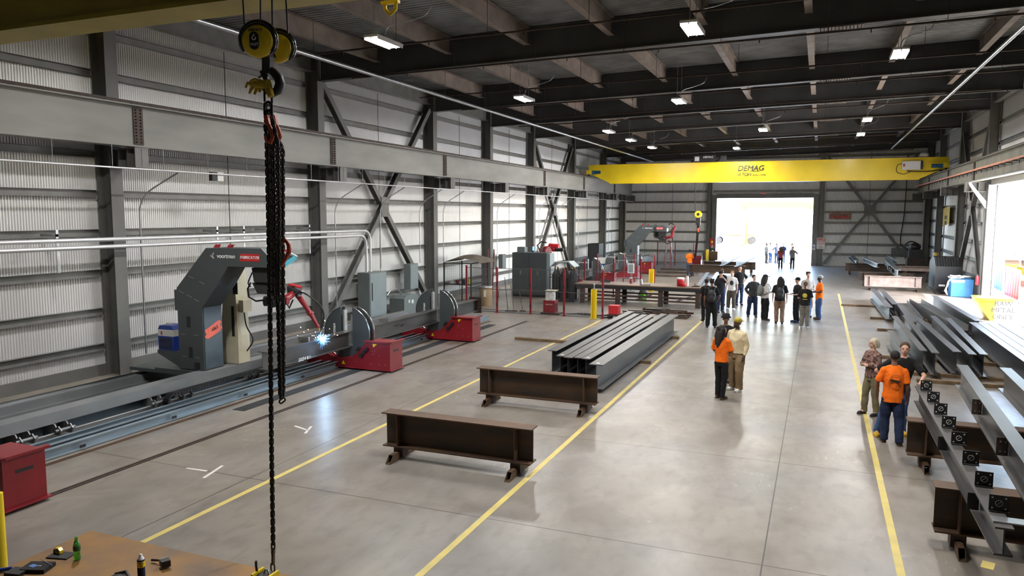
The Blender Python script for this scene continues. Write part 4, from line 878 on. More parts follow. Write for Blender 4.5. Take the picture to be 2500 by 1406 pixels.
# beams on trestles with clips
bA = beam((2.42,7.6), (2.78,17.4), 1.25, .44, .2, 'long beam with bolted clip plates resting on the two near trestles', 'beams on the near trestles')
bB = beam((3.30,7.6), (3.53,17.4), 1.25, .44, .2, 'long beam on the near trestles farthest from the walkway', 'beams on the near trestles')
def clip(t, p, w=.14, h=.26, flat=True):
    q = MB().box(p[0]-.16, p[0]-.012, p[1]-.006, p[1]+.006, p[2]-h/2, p[2]+h/2).build('clip_plate', 'rust_dark', t)
    m = MB()
    for dz in (-.07, .07):
        for dx in (-.11, -.05): m.cyl((p[0]+dx, p[1]-.012, p[2]+dz), (p[0]+dx, p[1]-.006, p[2]+dz), .012, 8)
    m.build('hole', 'bright_steel', q)
for y in (14.6, 12.2, 9.9): clip(bA, (2.42+(y-7.6)*.0367-.0, y, 1.03)); clip(bB, (3.30+(y-7.6)*.0235, y, 1.03))
t = beam((1.86,8.72), (1.83,15.55), 1.12, .30, .17, 'slim beam topped with a row of square bolt plates, leaning hand on its end', 'beams on the near trestles')
for k, y in enumerate((15.22,14.3,13.45,12.62,11.74,10.84,10.0,9.2)):
    q = MB().box(1.80, 1.985, y-.006, y+.006, 1.121, 1.30).box(1.80, 1.985, y-.05, y+.006, 1.121, 1.132).build('bolt_plate', 'black', t)
    m = MB()
    for dx in (.03, .155):
        for dz in (.035, .15): m.cyl((1.80+dx, y-.008, 1.12+dz), (1.80+dx, y-.0045, 1.12+dz), .011, 10)
    m.tube([(1.8925+.035*cos(a*.7), y-.008, 1.21+.035*sin(a*.7)) for a in range(9)], .003, 4, closed=True).bar((1.87, y-.008, 1.19), (1.915, y-.008, 1.235), .003, .004); m.build('chalk_circle', 'offwhite', q)
MB().box(1.78, 2.17, 8.84, 9.0, 1.122, 1.137).build('end_plate', 'galv', t)
for y in (12.3, 9.9): MB().box(1.72, 1.838, y-.006, y+.006, .86, 1.06).build('side_clip', 'black', t)
# far group on trestles
beam((4.15,47.3), (4.38,59.2), 1.16, .34, .3, 'pale green steel beam with three dark brackets on the far trestles', 'beams on the far trestles', ('bright_steel','bright_steel'))
for y in (49.2, 50.4, 51.6): MB().box(3.95, 4.13, y-.15, y+.15, .87, 1.1).build('bracket', 'black', bpy.data.objects['steel_beam.%03d' % (len([o for o in bpy.data.objects if o.name.startswith('steel_beam')])-1)])
beam((2.45,58.1), (2.35,66.0), 1.05, .24, .35, 'short grey beam end standing on the dark far trestle, nearest the walkway', 'beams on the far trestles')
beam((3.55,54.3), (3.05,61.0), 1.12, .3, .25, 'dark beam with bolted plates on the far trestles', 'beams on the far trestles', ('galv','mill_web'))
beam((4.85,56.5), (4.75,62.0), 1.25, .3, .25, 'raised grey beam behind the pale green one on the far trestles', 'beams on the far trestles', ('bright_steel','mill_web'))
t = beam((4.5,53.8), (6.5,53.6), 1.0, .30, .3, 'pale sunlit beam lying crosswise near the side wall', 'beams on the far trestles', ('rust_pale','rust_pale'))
MB().box(4.7, 4.78, 53.6, 53.8, 0, .69).box(6.3, 6.38, 53.5, 53.7, 0, .69).build('stand', 'rust_dark', t)
# beams by the far door
a0, a1 = PZ(1772, 652, .95), PZ(1812, 620, 1.25)
beam((-6.05,51.9), (-6.0,65.0), 1.19, .38, .26, 'long grey beam on the trestles by the far door, towards the robot side', 'beams by the far door', ('mill_steel','bright_steel'))
beam((-5.05,51.4), (-4.75,64.0), 1.19, .38, .26, 'long grey beam with square holes on the trestles by the far door', 'beams by the far door', ('mill_steel','bright_steel'))
beam((-5.90,40.3), (-6.75,50.6), .45, .35, .22, 'dark beam on the floor behind the long table, nearest the table', 'floor beams behind the table', ('galv','mill_web'))
beam((-5.30,40.0), (-6.15,51.2), .45, .35, .26, 'bright topped beam on the floor behind the long table, nearest the walkway', 'floor beams behind the table', ('bright_steel','mill_steel'))
# ------------------------------------------------------------------ LONG WELDING TABLE
t = T('welding_table', 'long brown steel welding table in the middle of the hall', 'table', (-7.8, 35.3, 0))
MB().box(-10.85, -4.88, 34.5, 36.1, .90, .95).build('tabletop', 'tabletop_brown', t)
m = MB(); m.box(-10.8, -4.93, 34.52, 34.56, .74, .90).box(-10.8, -4.93, 36.04, 36.08, .74, .90); m.build('apron', 'black', t)
for x in (-10.5, -8.75, -6.72, -5.02):
    for y in (34.62, 35.98): MB().box(x-.11, x+.11, y-.06, y+.06, 0, .74).build('leg', 'rust_dark', t)
for y, z in ((34.62,.40),(34.62,.22),(35.98,.40),(35.98,.22)): MB().box(-10.4, -5.1, y-.03, y+.03, z, z+.07).build('rail', 'rust_dark', t)
for x in (-7.9, -6.0): MB().bar((x, 34.7, .26), (x+.5, 35.9, .40), .06, .06).build('cross_tie', 'rust', t)
P = V((-5.9, 35.1, .951)); t = T('water_cooler', 'red drink cooler jug with white lid on the long table', 'cooler', P)
MB().lathe([(.13,P.z),(.17,P.z+.01),(.175,P.z+.30),(.165,P.z+.33)], (P.x,P.y,0)).build('body', 'red_bright', t); MB().lathe([(.17,P.z+.331),(.175,P.z+.38),(.15,P.z+.40)], (P.x,P.y,0)).build('lid', 'white', t)
MB().lathe([(.1,P.z),(.13,P.z+.04),(.11,P.z+.12)], (P.x+.17,P.y-.1,0)).build('cup_holder', 'red_bright', t)
MB().cyl((P.x+.28,P.y+.2,P.z), (P.x+.28,P.y+.2,P.z+.45), .06, 14).build('cup_tube', 'white', label='white cup dispenser tube beside the red drink cooler', cat='tube')
t = T('laptop', 'black laptop folder at the cell end of the long table', 'laptop', (-9.6, 35.3, .951)); MB().box(-9.85, -9.35, 35.15, 35.45, .951, .97).build('base', 'black', t); MB().prism([(35.45,.97),(35.47,.97),(35.55,1.09),(35.53,1.09)], -9.85, -9.35, 'x').build('screen', 'black', t)
MB().lathe([(.06,.951),(.06,1.17),(.045,1.2)], (-7.75,35.15,0)).build('silver_canister', 'bright_steel', label='silver canister standing on the long table', cat='canister')
t = T('spray_bottle', 'white and red spray bottle on the long table', 'bottle', (-8.35,35.6,.951)); MB().lathe([(.07,.951),(.07,1.12),(.03,1.17)], (-8.35,35.6,0)).build('body', 'red', t); MB().box(-8.42,-8.30,35.57,35.63,1.171,1.22).build('nozzle', 'white', t)
MB().box(-7.75, -7.25, 34.75, 34.9, .951, .98).build('steel_bar', 'rust_dark', label='short dark steel bar near the front edge of the long table', cat='bar')
m = MB(); m.bar((-5.35,34.9,.953+.02), (-5.15,35.3,.973), .04, .04).bar((-5.3,35.0,.975), (-5.0,34.95,.975), .04, .04).bar((-5.25,35.1,.99), (-5.25,35.1,1.09), .03, .03).build('clamp_tool', 'rust_dark', label='dark clamp at the walkway end of the long table', cat='clamp')
t = T('backpack', 'bright lime and black backpack on the floor under the long table', 'bag', (-8.0, 36.6, 0)); MB().ell((-8.0,36.7,.28), (.24,.16,.28)).build('bag_body', 'black', t); MB().ell((-8.0,36.56,.2), (.2,.08,.17)).build('pocket', 'lime', t)
# monitor stand, bollards
t = T('monitor_stand', 'white framed control screen on a stand behind the long table', 'monitor', (-9.55, 41.0, 0)); P0, P1 = PY(1533, 643, 41), PY(1548, 667, 41)
MB().box(P0.x, P1.x, 40.97, 41.03, P1.z, P0.z).build('screen_frame', 'white', t); MB().box(P0.x+.04, P1.x-.04, 40.963, 40.969, P1.z+.04, P0.z-.04).build('screen', 'elec_light', t); MB().box((P0.x+P1.x)/2-.04, (P0.x+P1.x)/2+.04, 41.03, 41.09, 0, P0.z-.3).build('post', 'elec_gray', t); MB().box((P0.x+P1.x)/2-.3, (P0.x+P1.x)/2+.3, 40.8, 41.3, 0.0, .04).build('foot', 'elec_gray', t)
for (x, yb, yt, l) in ((1450, 778, 706, 'near yellow safety post beside the red fence'), (1590, 711, 657, 'thick yellow safety post behind the long table')):
    P = PZ(x, yb, 0); z = PY(x, yt, P.y).z; w = .105 if x < 1500 else .13
    t = T('bollard', l, 'bollard', P); m = MB().box(P.x-w, P.x+w, P.y-.02, P.y+.04, 0, z).box(P.x-w, P.x-w+.04, P.y-.12, P.y-.02, 0, z).box(P.x+w-.04, P.x+w, P.y-.12, P.y-.02, 0, z); m.build('post', 'yellow', t); MB().box(P.x-.17, P.x+.17, P.y-.16, P.y+.1, 0.001, .02).build('base_plate', 'yellow_old', t)
    if x < 1500: MB().cyl((P.x, P.y-.03, z+.001), (P.x, P.y-.03, z+.16), .03).ell((P.x, P.y-.03, z+.19), .045).build('sensor', 'bright_steel', t)
P = V((-8.15, 60.5, 0)); MB().box(P.x-.1, P.x+.1, P.y-.06, P.y+.06, 0, 1.5).build('bollard', 'yellow', label='yellow safety post by the man at the far door', cat='bollard')
# ------------------------------------------------------------------ FENCED CELL
def fpost(x, y, h, lab):
    t = T('fence_post', lab, 'post', (x, y, 0), 'red fence posts'); MB().box(x-.035, x+.035, y-.03, y+.03, .01, h).build('post', 'red', t); MB().box(x-.09, x+.09, y-.07, y+.07, 0, .012).build('base_plate', 'red', t)
    m = MB(); [m.cbox((x, y-.036, z), .05, .012, .12) for z in (.35, h*.62)]; m.build('clamp', 'black', t)
def panel(a, b, z0, z1, lab, step=.05):
    t = T('mesh_fence', lab, 'fence', (a[0], a[1], z0), 'wire mesh fence panels'); m = MB(); A, B = V((a[0], a[1], 0)), V((b[0], b[1], 0)); L_ = (B-A).length; n = int(L_/step)
    for i in range(n+1): p = A+(B-A)*(i/n); m.bar(p+V((0,0,z0)), p+V((0,0,z1)), .0045, .0045)
    m.build('mesh', 'mesh_wire', t); m = MB()
    for z in (z0, z1, (z0+z1)/2): m.bar(A+V((0,0,z)), B+V((0,0,z)), .022, .022)
    m.build('frame_bar', 'mesh_wire', t)
F1 = [(-14.55,30.2),(-12.87,29.75),(-11.35,29.85),(-9.82,29.78),(-8.12,29.66)]
nmF = ['in front of the tool cage', 'beside the cardboard barrel', 'in front of the dark cabinet', 'beside the red welder', 'beside the near yellow bollard']
for (x, y), l in zip(F1, nmF): fpost(x, y, 1.98, 'red fence post '+l)
for i in range(1, 4): panel((F1[i][0]+.05, F1[i][1]), (F1[i+1][0]-.05, F1[i+1][1]), .1, 1.93, 'wire mesh fence panel %s' % ['', 'in front of the dark cabinet', 'in front of the dark gas bundle', 'between the red welder and the yellow bollard'][i])
panel((-14.5,30.2), (-12.93,29.8), .1, 1.9, 'wire mesh fence panel in front of the barrel')
MB().box(-14.4, -8.1, 29.86, 29.96, 0.001, .04).build('cable_cover', 'box_gray', label='low grey cable cover along the foot of the red fence', cat='cover')
tops = [(1428,631),(1459,619),(1499,632),(1523,621),(1550,620),(1565,631),(1599,622)]
for k, (x, y) in enumerate(tops):
    P = PZ(x, y, 1.98); fpost(P.x, P.y, 1.98, 'red fence post of the far cell, %s from the tall grey cabinet' % ordn[k])
Pq = [PZ(1499,632,1.98), PZ(1565,631,1.98)]; panel((Pq[0].x+.1, Pq[0].y), (Pq[1].x-.1, Pq[1].y), .1, 1.9, 'wire mesh panel behind the long table', .08)
Pq = [PZ(1459,619,1.98), PZ(1523,621,1.98), PZ(1550,620,1.98), PZ(1599,622,1.98)]
for a, b, l in ((0,1,'first'),(1,2,'second'),(2,3,'third')): panel((Pq[a].x+.1, Pq[a].y), (Pq[b].x-.1, Pq[b].y), .1, 1.9, 'wire mesh panel in front of the far rotators, %s from the cabinet' % l, .08)
for k, x in enumerate((1606, 1649, 1695)): P = PY(x, 585, 62.8); fpost(P.x, 62.8, 2.0, 'red fence post before the end wall, %s' % ['nearest the ladder', 'middle one', 'nearest the far door'][k])
a, b = PY(1606,585,62.8), PY(1695,585,62.8); panel((a.x+.1, 62.8), (b.x-.1, 62.8), .1, 1.95, 'wire mesh fence before the end wall', .12)
# dark cabinet
Xa, Xb = PY(1250,700,36.0).x, PY(1333,700,36.0).x; zt = PY(1290, 617, 36.0).z
t = T('robot_cabinet', 'tall dark green-grey double door cabinet inside the red fence', 'cabinet', ((Xa+Xb)/2, 36.4, 0))
MB().box(Xa, Xb, 36.02, 36.9, .12, zt).build('body', 'machine_gray', t); MB().box(Xa+.02, Xb-.02, 36.05, 36.88, .0, .12).build('plinth', 'black', t)
xm = (Xa+Xb)/2
for x0, x1, s in ((Xa+.01, xm-.008, 1), (xm+.008, Xb-.01, -1)):
    q = MB().box(x0, x1, 36.0, 36.019, .15, zt-.03).build('door', 'machine_gray', t); xx = (x0+x1)/2; MB().box(xx-.02, xx+.02, 35.985, 35.999, 1.15, 1.35).build('handle', 'bright_steel', q)
MB().box(Xb-.0+.002, Xb+.17, 36.1, 36.8, .3, zt-.02).build('side_box', 'elec_light', t)
MB().box(Xa+.2, Xa+.62, 36.2, 36.6, zt+.002, zt+.28).build('top_box', 'elec_gray', t)
st = T('signal_lamp', 'stacked red and blue signal lamp on top of the dark cabinet', 'signal lamp', (xm+.05, 36.5, zt)); MB().cyl((xm+.05,36.5,zt), (xm+.05,36.5,zt+.1), .025).build('stem', 'black', st); MB().cyl((xm+.05,36.5,zt+.1), (xm+.05,36.5,zt+.3), .04).build('blue_lens', 'led_blue', st); MB().cyl((xm+.05,36.5,zt+.3), (xm+.05,36.5,zt+.42), .04).build('red_lens', 'red_bright', st)
# gas bundle / dark rack
x0, x1, yy = PY(1342,700,34.6).x, PY(1402,700,34.6).x, 34.6; zt = PY(1370,655,34.6).z
t = T('gas_bottle_rack', 'dark caged rack of gas bottles with grey hood inside the red fence', 'rack', ((x0+x1)/2, yy+.4, 0))
MB().box(x0, x1, yy, yy+.85, 0.0, .10).build('base', 'black', t)
for i in range(3):
    for j in range(2):
        cx_, cy_ = x0+.2+i*(x1-x0-.4)/2, yy+.22+j*.42; g = MB().lathe([(.14,.101),(.15,.13),(.15,zt-.35),(.10,zt-.2),(.04,zt-.13),(.04,zt-.03)], (cx_,cy_,0), 14).build('gas_bottle', 'charcoal' if i else 'black', t); MB().cyl((cx_,cy_-.0,zt-.03), (cx_,cy_,zt+.02), .05, 8).build('valve', 'brass', g)
m = MB()
for x in (x0+.02, x1-.02):
    for y in (yy+.02, yy+.83): m.bar((x, y, .1), (x, y, zt+.05), .035, .035)
for z in (.6, 1.2, zt-.3): m.bar((x0, yy+.005, z), (x1, yy+.005, z), .03, .03).bar((x0, yy+.845, z), (x1, yy+.845, z), .03, .03)
for i in range(6): m.bar((x0+.1+i*(x1-x0-.2)/5, yy+.004, .1), (x0+.1+i*(x1-x0-.2)/5, yy+.004, zt), .012, .012)
m.build('frame', 'black', t)
MB().prism([(x0,zt+.06),(x0+.25,zt+.30),(x1-.3,zt+.34),(x1,zt+.08),(x1-.05,zt+.06),(x1-.32,zt+.28),(x0+.27,zt+.25),(x0+.04,zt+.06)], yy, yy+.85, 'y').build('hood', 'elec_light', t)
# red welder on cart
P = PZ(1340, 770, 0); x, y = P.x, P.y+.3
t = T('welding_machine', 'red welding power source with white box on top, on a cart by the fence', 'welder', (x, y, 0))
MB().box(x-.42, x+.42, y-.2, y+.3, .03, .09).build('cart', 'rust_dark', t); MB().box(x-.30, x+.22, y-.18, y+.25, .091, .62).build('case', 'red', t)
MB().box(x-.2, x+.12, y-.17, y+.2, .621, 1.02).build('wire_feeder', 'offwhite', t); MB().box(x-.22, x+.24, y-.19, y+.22, 1.021, 1.05).build('lid', 'cream', t); MB().cyl((x+.1,y-.2,.8), (x+.1,y-.17,.8), .12).box(x+.08, x+.2, y-.19, y-.171, .64, .95).build('vent', 'white', t)
m = MB(); [m.box(x+.221, x+.225, y-.15+i*.05, y-.13+i*.05, .15, .5) for i in range(7)]; m.build('louvre', 'black', t); text('LINCOLN', 'lettering', .07, (x-.04, y-.183, .45), (1,0,0), (0,0,1), 'offwhite', t, .002)
m = MB(); rnd = random.Random(5)
for k in range(6):
    q = [V((-11.9+rnd.uniform(0,3.2), 30.15+rnd.uniform(0,.25), .03+.02*(k % 2)))]
    for i in range(9): q.append(q[-1]+V((rnd.uniform(-.05,.35), rnd.uniform(-.12,.12), 0)))
    m.tube(q, .022, 6)
m.build('welding_cable', 'black', label='tangle of black welding cables on the floor behind the fence', cat='cable', kind='stuff')
# small red welder and scrap pallets
def pallet(x, y, w, d, lab, seed):
    t = T('pallet', lab, 'pallet', (x, y, 0), 'pallets with scrap steel'); m = MB()
    for i in range(3): m.box(x-w/2, x+w/2, y-d/2+i*(d-.1)/2, y-d/2+.1+i*(d-.1)/2, 0, .09)
    for i in range(7): m.box(x-w/2+i*(w-.1)/6, x-w/2+.1+i*(w-.1)/6, y-d/2, y+d/2, .09, .11)
    m.build('boards', 'wood_dark', t); return t
rnd = random.Random(11)
for k, (x, y, l) in enumerate(((-7.05, 31.0, 'pallet of scrap steel beside the near yellow bollard'), (-6.55, 32.35, 'pallet of scrap steel in front of the long table leg'), (-5.45, 31.4, 'pallet of scrap steel behind the far end of the centre bundle'))):
    pallet(x, y, 1.1, 1.1, l, k)
    for i in range(7):
        a = rnd.uniform(-.6, .6); px_, py_ = x+rnd.uniform(-.25, .25), y-.42+i*.14; L_ = rnd.uniform(.3, .5); z = .112
        m = MB(); d = V((cos(a*.2), sin(a*.2), 0)); h_ = rnd.choice((.05,.08,.12)); m.ibeam(V((px_,py_,z+h_/2))-d*L_, V((px_,py_,z+h_/2))+d*L_, h_, .1, .012, .01)
        m.build('scrap_piece', rnd.choice(('rust','mill_steel','rust_dark')), label='short steel offcut on the %s' % l.replace('pallet of scrap steel', 'pallet'), cat='offcut', group='steel offcuts '+['by the bollard','by the table leg','behind the bundle'][k])
P = PZ(1484, 770, 0); x, y = P.x-.0, P.y-.3
t = T('welding_machine', 'small red welding machine on wheels beside the near yellow bollard', 'welder', (x, y, 0)); x, y = -7.75, 29.95
MB().box(x-.15, x+.25, y-.2, y+.22, .2, .55).build('case', 'red_bright', t); MB().box(x-.2, x+.3, y-.25, y+.27, .12, .19).build('cart', 'rust_dark', t)
m = MB(); [m.cyl((x+a, y+b-.03, .07), (x+a, y+b+.03, .07), .07) for a in (-.12, .22) for b in (-.2, .2)]; m.build('wheel', 'black', t)
# tool cage with canopy, ladder, barrel
t = T('tool_cage', 'wire tool cage with brown cloth top next to the third column', 'cage', (-15.4, 31.8, 0))
x0, x1, y0, y1, zt = -16.25, -14.85, 31.3, 33.2, 1.98
m = MB()
for x in (x0, x1):
    for y in (y0, y1): m.bar((x, y, 0), (x, y, zt), .05, .05)
for z in (.08, 1.0, zt): m.bar((x0,y0,z), (x1,y0,z), .04, .04).bar((x1,y0,z), (x1,y1,z), .04, .04)
m.build('frame', 'charcoal', t); m = MB()
for i in range(28): m.bar((x0+i*.05, y0, 0), (x0+i*.05, y0, zt), .006, .006)
for i in range(38): m.bar((x1, y0+i*.05, 0), (x1, y0+i*.05, zt), .006, .006)
for i in range(38): m.bar((x0, y0, .05+i*.05), (x1, y0, .05+i*.05), .006, .006).bar((x1, y0, .05+i*.05), (x1, y1, .05+i*.05), .006, .006)
m.build('mesh', 'mesh_wire', t); MB().box(x0+.05, x1-.05, y0+.1, y1-.1, .95, .98).build('shelf', 'elec_gray', t)
m = MB(); N_ = 12
vs = [(x0+(x1-x0+.5)*i/N_, y0-.05+(y1-y0+.1)*j/N_, zt+.03+.34*max(0, sin(pi*i/N_))**.8*(.55+.45*sin(pi*j/N_))) for j in range(N_+1) for i in range(N_+1)]
m.add(vs, [(j*(N_+1)+i, j*(N_+1)+i+1, (j+1)*(N_+1)+i+1, (j+1)*(N_+1)+i) for j in range(N_) for i in range(N_)], 0, True); m.build('cloth_top', 'canopy_brown', t)
for k, (dx, mm, l) in enumerate(((.2,'white','white bottle'),(.5,'red','red tin'),(.8,'black','black tin'),(1.05,'yellow','yellow box'))): MB().box(x0+dx, x0+dx+.14, y0+.2, y0+.34, .981, 1.13+.04*k).build('supply_tin', mm, label='%s on the shelf inside the tool cage' % l, cat='tin')
P = PZ(1180, 748, 0); t = T('fibre_drum', 'tan cardboard drum with silver rim beside the tool cage', 'drum', (P.x, P.y+.25, 0))
MB().lathe([(.29,.0),(.30,.01),(.30,.86)], (P.x,P.y+.3,0), 24).build('body', 'cardboard', t); MB().lathe([(.305,.86),(.31,.87),(.31,.92),(.29,.925)], (P.x,P.y+.3,0), 24).build('lid', 'galv', t); MB().box(P.x+.02, P.x+.14, P.y-.012, P.y-.004, .45, .75).build('label', 'white', t)
def ladder(cx_, y, h, lab, z=0):
    t = T('step_ladder', lab, 'ladder', (cx_, y, z)); 
    for s in (-1, 1): MB().bar((cx_+s*.26, y-.45, z), (cx_+s*.16, y, z+h), .05, .03).build('side_rail', 'red', t); MB().bar((cx_+s*.26, y+.4, z), (cx_+s*.16, y+.02, z+h), .04, .03).build('rear_rail', 'galv', t)
    for i in range(1, 6): f = i/6; MB().cbox((cx_, y-.45*(1-f), z+h*f), .52-.2*f, .08, .025).build('tread', 'bright_steel', t)
    return t
ladder(-11.0, 59.5, 2.3, 'red step ladder beside the far gantry')
t = ladder(-15.3, 34.6, 2.5, 'red step ladder standing behind the tool cage')
# poles, broom in cell
for k, (x, l) in enumerate(((1232,'broom leaning'),(1247,'dark rod leaning'),(1268,'short stand pipe'))):
    P = PZ(x, 762, 0); MB().tube([P+V((.1,.15,0.005)), P+V((-.15,.35,1.5-.3*k))], .014, 8).cbox(P+V((.1,.15,.04)), .25, .08, .07).build('broom', 'wood_dark' if k else 'charcoal', label=l+' beside the red fence', cat='broom')
# electrical gear on wall
t = T('electrical_cabinet', 'tall grey electrical cabinet at the foot of the thick conduits', 'electrical cabinet', (-16.25, 25.6, .02))
MB().box(-16.55, -16.02, 24.62, 25.85, .02, 1.99).build('body', 'elec_gray', t); MB().box(-16.018, -16.0, 24.66, 25.81, .06, 1.95).build('door', 'elec_light', t); MB().box(-15.998, -15.985, 24.75, 24.80, .9, 1.6).build('handle', 'charcoal', t)
t = T('electrical_cabinet', 'narrow grey wall box beside the cross brace', 'electrical cabinet', (-16.3, 28.4, 1)); MB().box(-16.5, -16.2, 28.05, 28.75, 1.02, 2.12).build('body', 'elec_gray', t); MB().box(-16.198, -16.18, 28.08, 28.72, 1.05, 2.09).build('door', 'elec_light', t)
MB().box(-16.78, -16.5, 28.2, 28.6, 1.3, 1.8).build('wall_bracket', 'galv', t)
t = T('transformer', 'squat grey transformer on the floor between the cabinets', 'transformer', (-15.9, 27.1, 0)); MB().prism([(26.6,.02),(27.75,.02),(27.75,.80),(27.5,.92),(26.8,.92),(26.6,.80)], -16.35, -15.65, 'x').build('body', 'elec_gray', t); MB().box(-15.648, -15.64, 27.2, 27.35, .55, .7).box(-15.648, -15.64, 26.95, 27.05, .6, .72).build('sticker', 'white', t)
MB().hose([(-16.0,25.85,1.0),(-16.0,26.2,1.2),(-16.0,26.7,1.15),(-16.0,27.0,.90)], .03, 8).build('flexible_conduit', 'galv', label='flexible conduit arching from the cabinet to the transformer', cat='conduit')
t = T('wall_box', 'small grey box on the girt behind the robot cabinet', 'box', (-16.6, 38.6, 1.2)); MB().box(-16.7, -16.45, 38.8, 39.3, 1.2, 2.0).build('body', 'elec_gray', t)
t = T('junction_box', 'small black and white junction box below the crane runway', 'box', (-15.5, 15.3, 5.15)); P = PX(530, 431, -15.5); MB().box(-15.6, -15.48, P.y-.2, P.y, P.z-.12, P.z+.12).build('dark_half', 'black', t); MB().box(-15.6, -15.48, P.y+.002, P.y+.22, P.z-.12, P.z+.12).build('light_half', 'offwhite', t)
# far machine extras
t = T('coolant_chiller', 'blue and white cooling unit behind the far gantry', 'chiller', (-13.6, 52.2, 0)); MB().box(-14.35, -13.75, 50.9, 51.5, 0, .8).build('lower_case', 'blue', t); MB().box(-14.35, -13.75, 50.9, 51.5, .801, 1.2).build('upper_case', 'offwhite', t)
t = T('power_cabinet', 'dark cabinet beside the far gantry in the corner', 'cabinet', (-14.6, 53.5, 0)); MB().box(-15.7, -14.85, 53.0, 54.2, 0, 2.1).build('body', 'black', t); MB().box(-15.65, -14.9, 52.975, 52.998, .1, 2.0).build('door', 'charcoal', t)
t = T('gantry_track', 'far machine track under the far gantry', 'machine track', (-14, 52, 0)); MB().box(-14.78, -14.45, 40.5, 66, .02, .36).build('box_beam', 'box_gray', t)
t = T('welding_machine', 'red box machine behind the orange worker near the end wall', 'welder', (-8.9,61.4,0)); MB().box(-9.5,-8.7,61,61.7,.1,.95).build('case', 'red', t); MB().box(-9.5,-8.7,61,61.7,0,.095).build('base', 'black', t); MB().box(-8.65,-7.5,61.5,61.9,.6,1.3).build('screen_guard', 'rust', t)
MB().bar((-8.17,57.6,.30), (-8.12,54.9,.03), .3, .05).build('tilted_grating', 'bright_steel', label='bright steel frame lying tilted by the orange worker', cat='frame')
# far hook
t = T('hook_block', 'small yellow hook block hanging from the far crane', 'hook block', (-7.75, 54.3, 4.2)); P = PY(1705, 523, 53.4)
MB().cyl(P+V((0,-.12,0)), P+V((0,.12,0)), .24, 20).build('sheave_cover', 'yellow', t); MB().cyl(P+V((0,-.14,0)), P+V((0,-.12,0)), .1, 12).bar(P+V((0,0,-.25)), P+V((0,0,-.75)), .3, .2).build('hook_body', 'black', t)
m = MB(); [m.cyl(P+V((s*.22,0,.05)), V((P.x+s*.3, P.y+.2, 6.45)), .02, 6) for s in (-1, 1)]; m.build('wire_rope', 'black', t)
t = T('chain_sling', 'dark chain sling hanging from the far hook block', 'chain sling', P+V((0,0,-1))); m = MB(); chain_links(m, [P+V((0,0,-.8)), P+V((-.05,0,-1.9)), P+V((-.15,0,-3.0))], .11, .035, .06, 5); m.build('chain_leg', 'chain_steel', t); MB().ell(P+V((0,0,-1.1)), (.1,.1,.2)).build('grab_hook', 'red_orange', t)
# ------------------------------------------------------------------ SIGNS
def sign(name, c0, c1, Y, mm, lab, cat='sign'):
    a, b = PY(*c0, Y), PY(*c1, Y); t = T(name, lab, cat, ((a.x+b.x)/2, Y, b.z)); MB().box(a.x, b.x, Y-.01, Y+.01, b.z, a.z).build('board', mm, t); return t, a, b, V(((a.x+b.x)/2, Y-.012, (a.z+b.z)/2))
YS_ = YF-.53
t, a, b, c = sign('stop_sign', (1994.5,580), (2013.5,608), YS_, 'white', 'white and red stop sign board on the end wall beside the far door')
MB().box(a.x+.02, b.x-.02, YS_-.014, YS_-.011, a.z-.24, a.z-.02).build('red_band', 'text_red', t)
text('STOP', 'lettering', .24, (c.x, YS_-.018, a.z-.13), (1,0,0), (0,0,1), 'text_white', t, .002)
text('SOUND\nHORN', 'lettering', .17, (c.x, YS_-.014, a.z-.43), (1,0,0), (0,0,1), 'text_red', t, .002); text('BEFORE\nENTERING\nBUILDING', 'lettering', .08, (c.x, YS_-.014, a.z-.78), (1,0,0), (0,0,1), 'text_dark', t, .002)
t, a, b, c = sign('notice_sign', (1981.5,597), (1990,610), YF-.56, 'white', 'small white notice with blue circle on the far door column'); m = MB().tube([(c.x+.1*cos(k*.6283), c.y, c.z+.1*sin(k*.6283)) for k in range(10)], .018, 6, closed=True).ell(c, (.05,.01,.05)); m.build('emblem', 'sign_blue', t)
t, a, b, c = sign('warning_sign', (1733,582), (1743,602), YF-.56, 'red_bright', 'red and yellow warning sign on the column behind the man at the far door'); MB().ell(c+V((0,0,.05)), (.1,.012,.13)).build('emblem', 'yellow', t)
t, a, b, c = sign('banner', (2025,517.5), (2077,535.5), YF-.27, 'banner_red', 'red and grey banner hung on the end wall beyond the stop sign', 'banner'); MB().box(a.x+.25, b.x-.15, YF-.285, YF-.281, b.z+.12, a.z-.35).build('stripe', 'text_red', t)
P = PY(1863.5, 474.5, YF-.3); t = T('exit_sign', 'glowing red exit sign above the far door', 'sign', P); MB().cbox(P, .42, .06, .26).build('housing', 'offwhite', t); MB().cbox(P+V((0,-.034,0)), .36, .006, .2).build('face', 'exit_red', t); text('EXIT', 'lettering', .17, P+V((0,-.04,0)), (1,0,0), (0,0,1), 'text_white', t, .001)
for s in (-1, 1): MB().ell(P+V((s*.3,0,.0)), (.06,.05,.07)).build('lamp_head', 'offwhite', t)
A_, B_, C_, D_ = PX(2303,509,7.72), PX(2319,503,7.72), PX(2317,546,7.72), PX(2301,552,7.72)
t = T('banner', 'yellow banner hung on the side door wall', 'banner', (A_+C_)/2); m = MB(); vs = []; 
for q in (0, .012): vs += [p+V((q,0,0)) for p in (A_,B_,C_,D_)]
m.add(vs, [(0,1,2,3),(7,6,5,4),(0,4,5,1),(1,5,6,2),(2,6,7,3),(3,7,4,0)]); m.build('cloth', 'banner_yellow', t)
text('SAFETY\nFIRST', 'lettering', .35, ((A_+C_)/2)+V((-.008,0,-.3)), (0,-1,0), (0,0,1), 'text_dark', t, .001)
MB().box(5.35, 6.55, YF-.25, YF-.2, 1.05, 1.6).build('wall_panel', 'elec_gray', label='flat grey panel on the end wall near the corner', cat='panel')
